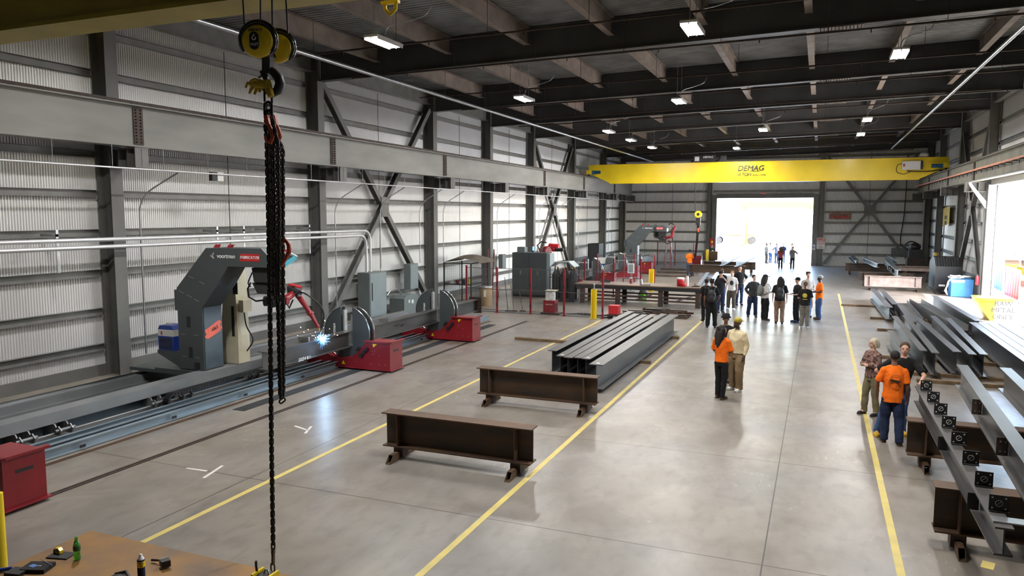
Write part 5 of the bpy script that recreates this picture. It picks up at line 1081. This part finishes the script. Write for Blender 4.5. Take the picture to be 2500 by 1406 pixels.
MB().hose([(6.2,YF-.3,9),(6.15,YF-.3,4.5),(5.95,YF-.3,2.2),(6.3,YF-.4,1.6),(6.6,YF-.5,1.55)], .035, 8).build('air_hose', 'black', label='black air hose hanging down the end wall near the corner', cat='hose')
# ------------------------------------------------------------------ SIDE DOOR AREA
t = T('dust_collector', 'large black machine cabinet with sloped ribbed top beside the side door wall', 'machine', (6.9, 48.0, 0))
MB().prism([(46.9,.15),(49.4,.15),(49.4,1.6),(48.3,1.95),(47.5,1.9),(46.9,1.45)], 5.95, 7.2, 'x').build('body', 'black', t)
m = MB(); [m.bar((6.0+i*.13, 46.92, 1.47), (6.0+i*.13, 47.55, 1.92), .05, .04) for i in range(9)]; m.build('rib', 'charcoal', t)
MB().box(5.9, 7.25, 46.8, 49.4, 0, .14).build('base', 'rust_dark', t); MB().box(6.15, 6.45, 46.885, 46.897, .35, .45).build('sticker', 'white', t)
t = T('welding_machine', 'dark welding machine stacked against the corner column', 'welder', (6.6,62.5,0)); MB().box(6.0,7.1,61.8,62.9,.0,1.1).build('case', 'rust_dark', t); MB().box(6.1,7.0,61.9,62.8,1.101,1.7).ell((6.5,62.2,1.9), (.4,.35,.3)).build('upper_unit', 'black', t); MB().hose([(6.0,62,1.6),(5.8,62,2.0),(6.2,62,2.3),(6.7,62,2.1)], .05, 8).build('hose', 'black', t)
t = T('welding_machine', 'dark welding machine behind the ribbed black cabinet', 'welder', (7.0,53.8,0)); MB().box(6.6,7.3,53.3,54.5,.0,1.3).build('case', 'black', t); MB().cyl((6.8,53.6,1.31), (6.8,53.6,1.9), .14).build('gas_bottle', 'brass', t)
m = MB(); rnd = random.Random(9)
for k in range(5):
    q = [V((6.0+rnd.uniform(0,.8), 46.2+rnd.uniform(0,.4), .03))]
    for i in range(9): q.append(V((min(7.1, max(5.9, q[-1].x+rnd.uniform(-.3,.3))), min(46.72, max(46.05, q[-1].y+rnd.uniform(-.2,.2))), .03+.05*(i % 3))))
    m.tube(q, .03, 6)
m.build('cable_tangle', 'black', label='tangle of black cables on the floor before the ribbed cabinet', cat='cable', kind='stuff')
t = T('tool_bin', 'light blue storage bin covered with white hoses beside the side door', 'bin', (6.9, 45.3, 0))
MB().box(6.45, 7.45, 44.8, 45.8, .02, .92).build('body', 'blue_box', t); MB().box(6.43, 7.05, 44.785, 44.798, .75, .90).build('front_panel', 'elec_light', t)
m = MB(); rnd = random.Random(4)
for k in range(7):
    c = V((6.55+rnd.uniform(0,.7), 45.1+rnd.uniform(0,.4), .96+.02*k)); m.tube([c+V((.25*cos(a*.7), .18*sin(a*.7), .02*sin(a*2))) for a in range(9)], .03, 6)
m.tube([(6.5,44.9,1.0),(6.3,44.75,.8),(6.2,44.7,.4),(6.28,44.75,.1),(6.15,44.7,.3),(6.3,44.72,.7)], .035, 6); m.build('white_hose', 'offwhite', label='heap of white hoses on top of the light blue bin', cat='hose', kind='stuff')
t = T('fire_extinguisher', 'red fire extinguisher on the side door column', 'fire extinguisher', (7.42, 43.75, .75)); MB().lathe([(.06,.75),(.075,.77),(.075,1.15),(.03,1.22)], (7.42,43.75,0), 14).build('body', 'red_bright', t); MB().box(7.38,7.46,43.72,43.78,1.221,1.28).build('handle', 'black', t)
# hopper
t = T('scrap_hopper', 'yellow scrap hopper marked raw metal in the side doorway', 'hopper', (6.7, 35.0, 0))
HY_ = 35.2; P = lambda x, y: PY(x, y, HY_)
pl = [P(2384,728), P(2472,731), P(2472,738), P(2466,798), P(2440,802), P(2425,795), P(2390,742)]
MB().prism([(p.x, p.z) for p in pl], HY_, HY_+1.3, 'y').build('body', 'yellow', t); q = P(2428,728)
MB().box(pl[0].x-.05, pl[1].x+.05, HY_-.05, HY_-.002, pl[0].z-.09, pl[0].z+.02).build('rim', 'yellow', t)
MB().box(P(2428,758).x, P(2471,758).x, HY_-.012, HY_-.002, P(2450,792).z, P(2450,735).z).build('sign_plate', 'white', t)
text('RAW\nMETAL\nONLY', 'lettering', .27, (P(2449,760).x, HY_-.018, P(2450,758).z), (1,0,0), (0,0,1), 'text_dark', t, .003)
for x in (.2, 1.0):
    m = MB().box(pl[4].x-.2, pl[4].x+.25, HY_+x, HY_+x+.12, 0.0, pl[4].z); m.build('skid', 'yellow_old', t)
for k in range(4): pipe('conduit', [(6.60-.05*k,20,5.86-.02*k),(6.60-.05*k,42.4-.2*k,5.86-.02*k),(7.50,43.28,4.9-.1*k)], .022, 'bright_pipe', 'thin silver conduit above the big side door, %s of four' % ['topmost','second','third','lowest'][k], 'conduit', grp='conduits above the side door')
MB().bar(PZ(2396,1376)+V((0,0,.002)), PZ(2428,1384)+V((0,0,.002)), .22, .002).build('floor_mark', 'yellow_line', label='faded orange yellow paint patch on the floor at the bottom corner trestle', cat='floor mark')
# ------------------------------------------------------------------ OUTSIDE
def curtain(xa, xb, yt0, yt1, yb, X, mats_, lab, seed):
    A, B = PX(xa, yt0, X), PX(xb, yt1, X); n = 40; zb = .15; t = T('welding_curtain', lab, 'curtain', (X, (A.y+B.y)/2, 0), 'outdoor welding curtains'); rnd = random.Random(seed)
    def sheet(u0, u1, mm, ww=.03):
        m = MB(); vs = []
        for z in range(9):
            f = z/8
            for i in range(n+1): u = u0+(u1-u0)*i/n; y = A.y+(B.y-A.y)*u; vs.append((X+ww*sin(u*40+z*.3)*(.4+.6*f), y, (A.z+(B.z-A.z)*u)*(1-f)+zb*f))
        m.add(vs, [(z*(n+1)+i, z*(n+1)+i+1, (z+1)*(n+1)+i+1, (z+1)*(n+1)+i) for z in range(8) for i in range(n)], 0, True); o = m.build('cloth', mm, t); md = o.modifiers.new('s', 'SOLIDIFY'); md.thickness = .01
    k = len(mats_)
    for i, mm in enumerate(mats_): sheet(i/k+.01, (i+1)/k-.01, mm)
    m = MB().bar(A+V((0,0,.04)), B+V((0,0,.04)), .04, .04)
    for p in (A, B): m.bar(V((X,p.y,0)), V((X,p.y,p.z+.04)), .05, .05).bar(V((X-.4,p.y,.03)), V((X+.4,p.y,.03)), .05, .05)
    m.build('frame', 'galv', t)
curtain(2420, 2452, 620, 633, 0, 9.2, ['curtain_blue','curtain_blue'], 'blue welding curtain on a frame outside the side door', 1)
curtain(2456, 2492, 652, 664, 0, 9.0, ['curtain_pink','curtain_red'], 'red and pink welding curtain on a frame outside the side door', 2)
rnd = random.Random(21); cols = ['rust_pale','orange_bar','galv','yellow_old','rust','banner_red','machine_blue','offwhite']
k = 0
for x, y in ((12,50),(13.5,56),(15,47),(11.5,61),(17,54),(19,62)):
    z = 0
    for j in range(5):
        h = rnd.uniform(.25,.45); w = rnd.uniform(2.2,3.6); m = MB()
        for i in range(5): m.ibeam((x-w/2, y-1+i*.45, z+h/2-.01), (x+w/2, y-1+i*.45, z+h/2-.01), h-.02, .3)
        m.build('steel_stack_layer', cols[(k*3+j) % 8], label='%s layer of the steel pile outside the side door, %s pile' % (['lowest','second','middle','fourth','top'][j], ordn[k]), cat='steel pile', group='steel piles outside', kind='stuff'); z += h
    k += 1
# outdoor gantry crane beyond the far door
t = T('outdoor_gantry', 'pale yellow outdoor gantry crane seen through the far door', 'crane', (-5, 110, 0)); Yg_ = 108
a, b = PY(1808, 498, Yg_), PY(1978, 498, Yg_)
MB().box(a.x, b.x+8, Yg_-.4, Yg_+.4, a.z-.5, a.z+.35).build('girder', 'yellow', t)
for q in (a.x+.6, a.x+9.0): MB().bar((q, Yg_-2.5, 0), (q, Yg_, a.z-.5), .5, .5).bar((q, Yg_+2.5, 0), (q, Yg_, a.z-.5), .5, .5).build('leg', 'yellow', t)
MB().box(-32, 28, 232, 233, 0, 5).build('horizon_fence', 'offwhite', label='pale distant fence line beyond the far door', cat='fence')
for k, (x, y, l) in enumerate(((-16,104,'robot side'),(-11.5,112,'middle'))):
    t = T('flatbed_trailer', 'flatbed trailer with steel load outside the far door, towards the %s' % l, 'trailer', (x, y, 0)); MB().box(x-4, x+3, y-1.2, y+1.2, 1.1, 1.35).build('bed', 'rust', t); MB().box(x+2.0, x+3.6, y-1.2, y+1.2, 1.4, 3.4).build('cab', 'offwhite', t)
    for dx in (-3,-2,2.5): 
        for dy in (-1.05, 1.05): MB().cyl((x+dx, y+dy-.15, .5), (x+dx, y+dy+.15, .5), .5, 18).build('wheel', 'black', t)
    m = MB(); [m.box(x-3.8+i*.1, x+1.8-i*.2, y-1+i*.3, y-.8+i*.3, 1.36, 1.7+.1*(i % 3)) for i in range(7)]; m.build('load', 'rust_pale', t)

# ------------------------------------------------------------------ PEOPLE
from mathutils import noise
seedv = [0.]
def solid(mb, voxel, name, mm, parent, smooth=3, extra=None, fold=0):
    me = bpy.data.meshes.new('tmp'); me.from_pydata(mb.v, [], mb.f); import bmesh; bm = bmesh.new(); bm.from_mesh(me); bmesh.ops.remove_doubles(bm, verts=bm.verts, dist=1e-5); bmesh.ops.recalc_face_normals(bm, faces=bm.faces); bm.to_mesh(me); bm.free(); o = bpy.data.objects.new('tmp', me); C.objects.link(o)
    md = o.modifiers.new('r', 'REMESH'); md.mode = 'VOXEL'; md.voxel_size = voxel; md.use_smooth_shade = True
    ms = o.modifiers.new('s', 'SMOOTH'); ms.iterations = smooth; ms.factor = .5
    dg = bpy.context.evaluated_depsgraph_get(); m2 = bpy.data.meshes.new_from_object(o.evaluated_get(dg)); bpy.data.objects.remove(o)
    vs = []
    for v in m2.vertices:
        c = v.co
        if fold: c = c+v.normal*fold*(noise.noise(V((c.x*9+seedv[0], c.y*9, c.z*6)))+.5*noise.noise(V((c.x*22, c.y*22+seedv[0], c.z*16))))
        vs.append(tuple(c))
    fs = [tuple(p.vertices) for p in m2.polygons]
    r = MB(); r.add(vs, fs, 0, True)
    if extra: b = len(r.v); r.v += extra.v; r.f += [tuple(b+i for i in f) for f in extra.f]; r.m += [0]*len(extra.f); r.s += extra.s
    return r.build(name, mm, parent, fix=False)
def torso(m, rings, n=16):
    """rings: (cx, cy, z, rx, ry)"""
    vs = [(cx+rx*cos(2*pi*j/n), cy+ry*sin(2*pi*j/n), z) for cx, cy, z, rx, ry in rings for j in range(n)]; k = len(rings)
    m.add(vs, [(i*n+j, i*n+(j+1) % n, (i+1)*n+(j+1) % n, (i+1)*n+j) for i in range(k-1) for j in range(n)], 0, True).add(vs[:n], [tuple(range(n))[::-1]]).add(vs[-n:], [tuple(range(n))])
ARM = {'down': ((.232,.03,1.12),(.25,-.04,.88)), 'fwd': ((.235,.02,1.13),(.15,-.21,1.10)), 'pocket': ((.285,.07,1.15),(.20,-.05,.95)), 'hip': ((.36,.08,1.19),(.19,-.02,1.04)),
       'phone': ((.25,-.03,1.16),(.07,-.28,1.24)), 'cross': ((.245,-.05,1.14),(.03,-.185,1.17)), 'behind': ((.27,.10,1.17),(.08,.20,1.02))}
def person(x, y, face, lab, skin='skin_light', top='black_cloth', pants='navy', hair='short', hc='hair_black', shoes='black', H=1.75, sleeve='short', arms=('down','down'), legs=((.10,.0),(.10,.0)), near=False,
           wide=1., loose=1., hat=None, hatc='black_cloth', bag=None, hem=.86, look=0, lean=(0,0), logo=None, beard=False, gloves=False):
    s = H/1.75; t = T('person', lab, 'person', (0,0,0)); vx = .011 if near else .02
    lx, ly = lean
    def U(p): f = max(0, (p[2]-.9))/.6; return (p[0]+lx*f, p[1]+ly*f, p[2])
    sh = [V(U((a*.172*wide, .01, 1.385))) for a in (-1, 1)]
    el, ha = [], []
    for i, a in enumerate((-1, 1)):
        q = ARM[arms[i]] if isinstance(arms[i], str) else arms[i]
        e, h = q; el.append(V(U((a*e[0]*(1+(wide-1)*.6), e[1], e[2])))); ha.append(V((a*h[0], h[1], h[2])) if not isinstance(arms[i], str) else V(U((a*h[0], h[1], h[2]))))
    hip = [V((a*.095*wide, .0, .90)) for a in (-1, 1)]; ank = [V((legs[0][0]*-1, legs[0][1], .085)), V((legs[1][0], legs[1][1], .085))]
    kn = [(hip[i]+ank[i])/2+V((0, -.03, 0)) for i in (0, 1)]
    # body
    m = MB(); rw = wide
    torso(m, [(0,0,.84,.11*rw,.08*rw),(0,0,.95,.125*rw,.085*rw),(lx*.3,ly*.3,1.08,.115*rw,.085*rw),(lx*.6,ly*.6,1.25,.14*rw,.10*rw),(lx*.85,ly*.85,1.37,.155*rw,.09),(lx,ly,1.44,.09,.065),(lx,ly-.0,1.50,.055,.055)])
    m.tube([U((0,.01,1.44)), U((0,.0,1.56))], .052, 12)
    hc_ = V(U((0,-.01,1.64))); hc_ = V((lx, ly-.01, 1.64)); rz = Matrix.Rotation(look, 3, 'Z')
    def hp(p): return hc_+rz @ V(p)
    m.ell(hp((0,.012,.022)), (.074,.092,.088), n=16, m=12, rot=rz).ell(hp((0,-.022,-.040)), (.054,.062,.068), n=14, m=10, rot=rz).ell(hp((0,-.05,-.085)), (.028,.026,.022), rot=rz)
    m.tube([hp((0,-.078,.020)), hp((0,-.100,-.022)), hp((0,-.084,-.032))], [.009,.014,.010], 8)
    for a in (-1, 1): m.ell(hp((a*.074,.008,-.008)), (.012,.018,.030), rot=rz); m.ell(hp((a*.028,-.074,.030)), (.022,.012,.009), rot=rz)
    m.ell(hp((0,-.082,-.055)), (.022,.010,.008), rot=rz)
    for i in (0, 1):
        m.tube([sh[i], sh[i]+(el[i]-sh[i])*.5, el[i]], [.052,.046,.038], 10).ell(sh[i], .055).ell(el[i], .039)
        m.tube([el[i], el[i]+(ha[i]-el[i])*.35, ha[i]], [.038,.036,.025], 10)
        m.tube([hip[i]+V((0,0,-.05)), kn[i], ank[i]], [.062,.048,.036], 10).tube([ank[i], ank[i]+V((0,-.10,-.045))], [.038,.03], 8)
    ex = MB()
    for i, a in enumerate((-1, 1)):
        d = (ha[i]-el[i]).normalized(); px_, py_, _ = basis(d, (0,1,0) if abs(d.z) > .7 else (0,0,1)); side = V((0,1,0)) if abs(d.z) > .7 else (px_ if abs(px_.z) < .5 else py_)
        side = (side-d*side.dot(d)).normalized(); nrm = d.cross(side).normalized()
        if nrm.dot(V((-a,0,0))) < 0: nrm = -nrm
        pc = ha[i]+d*.045; m.tube([ha[i], pc, ha[i]+d*.085], [.026,.030,.024], 8, flat=.75)
        root = ha[i]+d*.075
        for k in range(4):
            o = side*(-.026+.0175*k); L_ = (.062,.072,.068,.054)[k]; p0 = root+o; p1 = p0+d*L_*.5+nrm*.006; p2 = p1+d*L_*.35+nrm*.018; p3 = p2+d*L_*.15+nrm*.016
            ex.tube([p0, p1, p2, p3], [.0092,.0088,.0080,.0062], 7).ell(p3, .0062, n=6, m=4)
        th = ha[i]+d*.02-side*.026; ex.tube([th, th+d*.03-side*.018+nrm*.008, th+d*.055-side*.020+nrm*.02], [.012,.010,.0075], 7)
    solid(m, vx, 'body', skin, t, 2, ex)
    if near or True:
        e = MB(); [e.ell(hp((a*.028,-.084,.010)), (.0085,.006,.005), n=8, m=6, rot=rz) for a in (-1, 1)]; e.build('eyes', 'black', t)
        e = MB().tube([hp((-.02,-.092,-.054)), hp((0,-.096,-.053)), hp((.02,-.092,-.054))], .004, 5); e.build('mouth', 'maroon', t)
    # shirt
    m = MB(); g = .022*loose
    torso(m, [(0,0,hem,(.155+g)*rw,(.118+g)*rw),(0,0,.95,(.152+g)*rw,(.112+g)*rw),(lx*.3,ly*.3,1.08,(.140+g)*rw,(.108+g)*rw),(lx*.6,ly*.6,1.25,(.155+g)*rw,(.116+g)*rw),(lx*.8,ly*.8,1.34,(.168+g*.7)*rw,.110+g*.5),(lx*.9,ly*.9,1.40,(.158+g*.5)*rw,.098+g*.3),(lx,ly,1.445,.118*rw,.080),(lx,ly,1.485,.068,.062)])
    for a in (-1, 1): m.tube([V((lx+a*.05, ly+.01, 1.455)), sh[(a+1)//2]+V((0,0,.012))], [.045,.048], 10)
    for i in (0, 1):
        m.ell(sh[i], .057+g*.3)
        if sleeve == 'short': m.tube([sh[i], sh[i]+(el[i]-sh[i])*.45, sh[i]+(el[i]-sh[i])*.85], [.056+g*.3,.056+g*.4,.058+g*.6], 12)
        else: m.tube([sh[i], sh[i]+(el[i]-sh[i])*.5, el[i], el[i]+(ha[i]-el[i])*.5, ha[i]-(ha[i]-el[i]).normalized()*.01], [.056+g*.3,.056+g*.4,.050+g*.5,.046+g*.3,.036+g*.1], 12); m.ell(el[i], .049+g*.5)
    seedv[0] += 7.3; so_ = solid(m, vx, 'shirt', top, t, 3, fold=.012)
    # trousers
    m = MB(); torso(m, [(0,0,.80,(.148)*rw,.112*rw),(0,0,.88,(.162)*rw,.120*rw),(0,0,.96,.160*rw,.114*rw),(0,0,1.01,.146*rw,.104*rw)])
    for i in (0, 1): m.tube([hip[i]+V((0,0,-.02)), hip[i]+(kn[i]-hip[i])*.5, kn[i], (kn[i]+ank[i])/2, ank[i]+V((0,.005,-.030))], [.096*rw,.088*loose,.070*loose,.066*loose,.060*loose], 12); m.ell(kn[i], .068*loose)
    solid(m, vx, 'trousers', pants, t, 3, fold=.013)
    for i, a in enumerate((-1, 1)):
        m = MB(); c = ank[i]; m.ell(c+V((a*.01,-.075,-.042)), (.048,.115,.040), n=14, m=8).ell(c+V((0,.01,-.015)), (.042,.055,.062), n=12, m=8)
        m.box(c.x+a*.01-.044, c.x+a*.01+.044, c.y-.17, c.y+.05, .0, .022); solid(m, .012, 'shoe', shoes, t, 2)
    # hair
    m = MB()
    if hair != 'none':
        m.ell(hp((0,.028,.040)), (.086,.095,.090), n=16, m=12, rot=rz)
        if hair == 'curly': [m.ell(hp((.06*cos(k*1.3), .03+.06*sin(k*1.3), .09+.02*sin(k*2.1))), .035) for k in range(9)]
        if hair in ('long', 'dread'):
            for a in (-1, -.5, 0, .5, 1): m.tube([hp((a*.07,.05,.05)), hp((a*.095,.085,-.05)), hp((a*.10,.10,-.16)), hp((a*.07,.12,-.30)), hp((a*.04,.125,-.42 if hair == 'long' else -.30))], [.04,.045,.045,.036,.018], 8)
            for a in (-1, 1): m.tube([hp((a*.075,.0,.05)), hp((a*.088,-.005,-.05)), hp((a*.09,.02,-.16)), hp((a*.08,.07,-.24))], [.026,.024,.026,.02], 8)
        if hair == 'bob':
            for a in (-1, 1): m.tube([hp((a*.06,-.02,.07)), hp((a*.088,.0,.0)), hp((a*.085,.03,-.075))], [.03,.032,.028], 8)
            for a in (-.6, 0, .6): m.tube([hp((a*.07,.07,.05)), hp((a*.08,.095,-.02)), hp((a*.07,.09,-.10))], [.04,.042,.03], 8)
        if hair == 'tail': m.tube([hp((0,.10,.05)), hp((0,.135,0)), hp((0,.13,-.12)), hp((0,.12,-.22))], [.03,.03,.028,.012], 8)
        solid(m, .010 if near else .014, 'hair', hc, t, 2)
    if beard: m = MB().ell(hp((0,-.045,-.075)), (.05,.055,.045), rot=rz); solid(m, .010, 'beard', hc, t, 1)
    if hat in ('cap', 'cap_back'):
        f = -1 if hat == 'cap' else 1; m = MB().ell(hp((0,.018,.062)), (.092,.104,.080), n=18, m=10, rot=rz); m.ell(hp((0,f*.125,.045)), (.065,.075,.012), n=14, m=6, rot=rz); solid(m, .010, 'cap', hatc, t, 1)
    if hat == 'bucket': m = MB(); R0 = hp((0,.012,.0)); m.lathe([(.125,R0.z+.035),(.13,R0.z+.045),(.098,R0.z+.085),(.092,R0.z+.14),(.05,R0.z+.152)], (R0.x,R0.y,0), 20); m.build('bucket_hat', hatc, t)
    if bag:
        m = MB(); yb_ = .20+ly; m.ell((lx*.6,yb_,1.16), (.155,.10,.23), n=16, m=12).ell((lx*.6,yb_+.07,1.07), (.11,.05,.13)); q = solid(m, vx, 'backpack', bag, t, 2)
        m = MB(); [m.tube([(a*.09,yb_,1.34), (a*.11+lx,.06,1.455), (a*.12+lx,-.08,1.42), (a*.13,-.155*wide,1.25), (a*.16,-.02,1.06), (a*.13,yb_-.05,.99)], .016, 6) for a in (-1, 1)]; m.build('strap', 'black', q)
    if logo:
        m = MB(); k, mm = logo
        yb_ = (.116+g)*rw*1.02+.004
        if k == 'ring': m.tube([(.105*cos(a*.4189), yb_-.004*abs(cos(a*.4189)), 1.20+.13*sin(a*.4189)) for a in range(15)], .004, 5, closed=True); m.bar((-.085,yb_+.004,1.20), (.085,yb_+.004,1.235), .008, .038)
        if k == 'disc': m.ell((0, yb_-.004+ly*.6, 1.24), (.085,.012,.085), n=16, m=8); m.ell((0,yb_-.002+ly*.6,1.1), (.10,.010,.015))
        if k == 'bar': m.bar((-.075,yb_+ly*.6+.003,1.205), (.075,yb_+ly*.6+.006,1.235), .006, .03)
        if k == 'front': m.ell((.02,-(.116+g)*rw-.002+ly*.6,1.22), (.08,.010,.11), n=12, m=8)
        m.build('print', mm, t)
    if arms[0] == 'sleeved' : pass
    t.scale = (s, s, s); t.location = (x, y, 0); t.rotation_euler = (0, 0, face); return t
FW_ = pi   # back to the camera
person(-2.0, 17.75, FW_-.45, 'person in orange shirt with long dark hair, black trousers, seen from behind by the aisle', 'skin_brown', 'hi_orange', 'black_cloth', 'long', 'hair_black', 'boot_brown', 1.72, arms=('cross','cross'), legs=((.08,.05),(.09,-.02)), near=True, hem=.90, wide=.98, look=-.5)
person(-1.76, 18.75, .05-.6, 'person in cream sweatshirt, baggy tan trousers and yellow cap worn backwards', 'skin_dark', 'cream_cloth', 'tan', 'none', 'hair_black', 'white_shoe', 1.78, 'long', ('pocket','down'), ((.11,.03),(.13,-.04)), True, 1.12, 1.35, 'cap_back', 'yellow_old', beard=True, look=-.35, hem=.92)
person(-2.13, 19.6, .1, 'person in black shirt and black bucket hat standing behind the long haired one', 'skin_brown', 'black_cloth', 'charcoal', 'short', 'hair_black', 'black', 1.74, near=True, hat='bucket', arms=('down','down'))
person(1.15, 17.55, -.85, 'grey blonde haired person in floral blouse and olive trousers with folded arms', 'skin_light', 'floral', 'olive', 'bob', 'hair_blonde', 'black', 1.66, 'long', ('cross','cross'), ((.13,-.05),(.13,.05)), True, .95, 1.1, hem=.88, look=-.3)
person(1.38, 15.46, FW_+.12, 'person in orange shirt with dark round print on the back, dark jeans, by the trestle', 'skin_brown', 'hi_orange', 'navy', 'short', 'hair_black', 'boot_brown', 1.76, arms=('down',((.27,-.02,1.14),(.26,-.10,.90))), legs=((.13,.12),(.10,-.06)), near=True, hem=.80, loose=1.25, logo=('ring','text_dark'))
person(1.52, 16.15, .18, 'person in black polo and yellow boots leaning one hand on the clip beam', 'skin_light', 'black_cloth', 'jeans', 'short', 'hair_brown', 'boot_yellow', 1.84, arms=('hip', ((.26,-.35,1.21),(.21,-.575,1.13))), legs=((.36,-.12),(.12,.02)), near=True, wide=1.18, lean=(.05,-.12), hem=.88, look=-.25)
person(-3.70, 29.0, FW_+.1, 'person all in black with black backpack standing at the table end', 'skin_brown', 'black_cloth', 'black_cloth', 'curly', 'hair_black', 'black', 1.84, arms=('pocket','down'), loose=1.3, bag='black', legs=((.14,.0),(.12,.05)))
person(-4.12, 30.6, FW_+.5, 'person in black half hidden behind the one with the black backpack', 'skin_brown', 'black_cloth', 'black_cloth', 'short', 'hair_black', 'black', 1.7, bag='charcoal', loose=1.2)
person(-3.92, 33.6, .5, 'person in black shirt and black cap holding a hand to the face by the table', 'skin_light', 'black_cloth', 'navy', 'short', 'hair_black', 'black', 1.80, arms=('down',((.24,-.10,1.30),(.03,-.16,1.52))), hat='cap', loose=1.15)
person(-4.18, 36.3, FW_-.2, 'person in black shirt with white round print on the back and blue jeans', 'skin_light', 'black_cloth', 'jeans', 'tail', 'hair_brown', 'black', 1.72, logo=('disc','white'), arms=('fwd','fwd'))
person(-3.58, 34.9, -.15, 'fair haired person in pale grey printed shirt and dark baggy trousers', 'skin_light', 'white_tee', 'khaki_dark', 'short', 'hair_red', 'white_shoe', 1.74, loose=1.35, logo=('front','charcoal'), legs=((.15,.03),(.13,-.05)))
person(-3.42, 36.7, .35, 'person in black shirt behind the fair haired one, hand on hip', 'skin_light', 'black_cloth', 'navy', 'short', 'hair_black', 'navy', 1.86, arms=('down','hip'))
person(-2.50, 32.7, .25, 'person in black zip jacket and dark jeans with hands in pockets', 'skin_light', 'charcoal', 'navy', 'short', 'hair_black', 'black', 1.76, 'long', ('pocket','pocket'), ((.16,.03),(.13,-.03)), loose=1.25, lean=(.03,-.05), look=.4)
person(-1.96, 31.8, FW_-.95, 'person in white shirt, black cap and grey backpack, long dark locks', 'skin_dark', 'white_tee', 'black_cloth', 'dread', 'hair_black', 'black', 1.84, 'long', ('fwd','fwd'), loose=1.3, hat='cap', bag='shirt_gray')
person(-1.36, 31.1, FW_+.05, 'person with very long dark hair, black backpack and brown trousers', 'skin_light', 'black_cloth', 'brown_cloth', 'long', 'hair_black', 'black', 1.84, bag='black', loose=1.2, wide=1.08, look=.2)
person(-.42, 30.35, FW_-.1, 'person in black shirt with gold round print on the back and grey cargo trousers', 'skin_light', 'black_cloth', 'gray_pants', 'tail', 'hair_brown', 'white_shoe', 1.74, logo=('disc','banner_yellow'), loose=1.3, arms=('down','fwd'), wide=1.05)
person(-.74, 31.7, -1.0, 'person in dark shirt and black cap behind the gold print shirt', 'skin_light', 'black_cloth', 'black_cloth', 'short', 'hair_black', 'navy', 1.78, hat='cap', arms=('fwd','fwd'))
person(-.38, 33.5, .3, 'dark curly haired person in striped shirt and blue jeans', 'skin_light', 'stripe', 'jeans_blue', 'curly', 'hair_black', 'black', 1.88, arms=('fwd','fwd'))
person(.08, 32.9, -1.35, 'person in orange shirt, checked cap and jeans with white gloves in the pocket', 'skin_dark', 'hi_orange', 'jeans', 'none', 'hair_black', 'boot_brown', 1.80, arms=('fwd','fwd'), hat='cap_back', hatc='elec_light', hem=.80, loose=1.25)
person(-8.42, 53.6, FW_+.15, 'distant worker in orange shirt with dark print near the floor timbers', 'skin_brown', 'hi_orange', 'jeans', 'short', 'hair_black', 'black', 1.78, arms=('fwd','fwd'), hem=.82, loose=1.3, logo=('bar','text_dark'))
person(-8.05, 62.3, .45, 'person in dark printed shirt with folded arms beside the far door column', 'skin_light', 'charcoal', 'charcoal', 'short', 'hair_red', 'black', 1.82, arms=('cross','cross'), logo=('front','offwhite'), wide=1.1)
FD = [(-4.25,68.9,'skin_light','shirt_gray','khaki_dark','short','outermost on the robot side in the far doorway, grey shirt',1.2,('fwd','fwd')),
      (-3.42,69.0,'skin_light','lilac','jeans','short','in lilac shirt in the far doorway group',.6,('hip','hip')),
      (-4.0,70.1,'skin_light','offwhite','jeans','short','in pale shirt half hidden in the far doorway group',.9,('hip','down')),
      (-2.78,62.4,'skin_light','maroon','black_cloth','long','with long dark hair and red shirt in front of the far door',FW_+.1,('down','down')),
      (-2.9,69.4,'skin_light','navy','jeans_blue','short','in navy shirt and blue jeans in the far doorway',-.3,('down','down')),
      (-2.2,69.4,'skin_light','stripe','jeans_blue','tail','in striped top and blue jeans in the far doorway',-1.2,('fwd','fwd')),
      (-1.92,62.9,'skin_light','shirt_gray','charcoal','short','in olive grey shirt with hand on hip in front of the far door',-.2,('down','hip'))]
for x, y, sk, tp, pn, hr, l, fc, ar in FD:
    person(x, y, fc, 'distant person '+l, sk, 'white_tee' if tp == 'offwhite' else tp, pn, hr, 'hair_brown', 'black', 1.74, arms=ar)


# camera, sky, sun
cd = bpy.data.cameras.new('camera'); cam = bpy.data.objects.new('camera', cd); C.objects.link(cam)
cd.sensor_width = 36; cd.lens = CF/2500*36; cd.clip_end = 600; cd.clip_start = .1
M4 = Matrix((RT, UP, -FW)).transposed().to_4x4(); M4.translation = CAM; cam.matrix_world = M4
sc = bpy.context.scene; sc.camera = cam
sl = bpy.data.lights.new('sun', 'SUN'); sl.energy = 30; sl.angle = .009; sl.color = (1, .96, .9)
so = bpy.data.objects.new('sun', sl); C.objects.link(so); so.rotation_euler = V((-2.8, 3.15, -5.6)).to_track_quat('-Z', 'Y').to_euler(); so.location = (40, -40, 80)
wd = bpy.data.worlds.new('world'); sc.world = wd; wd.use_nodes = True; nt = wd.node_tree; bg = nt.nodes['Background']
sky = nt.nodes.new('ShaderNodeTexSky'); sky.sky_type = 'NISHITA'; sky.sun_disc = False; sky.sun_elevation = R(53); sky.sun_rotation = R(138); sky.dust_density = 2.5; sky.air_density = 1.0
nt.links.new(sky.outputs[0], bg.inputs[0]); bg.inputs[1].default_value = 4.6
sc.view_settings.view_transform = 'Standard'; sc.view_settings.look = 'None'; sc.view_settings.gamma = 1; sc.view_settings.use_curve_mapping = False
sc.view_settings.exposure = -.06
cy = sc.cycles; cy.max_bounces = 5; cy.diffuse_bounces = 3; cy.glossy_bounces = 3; cy.transmission_bounces = 4; cy.caustics_reflective = False; cy.caustics_refractive = False; cy.sample_clamp_indirect = 6
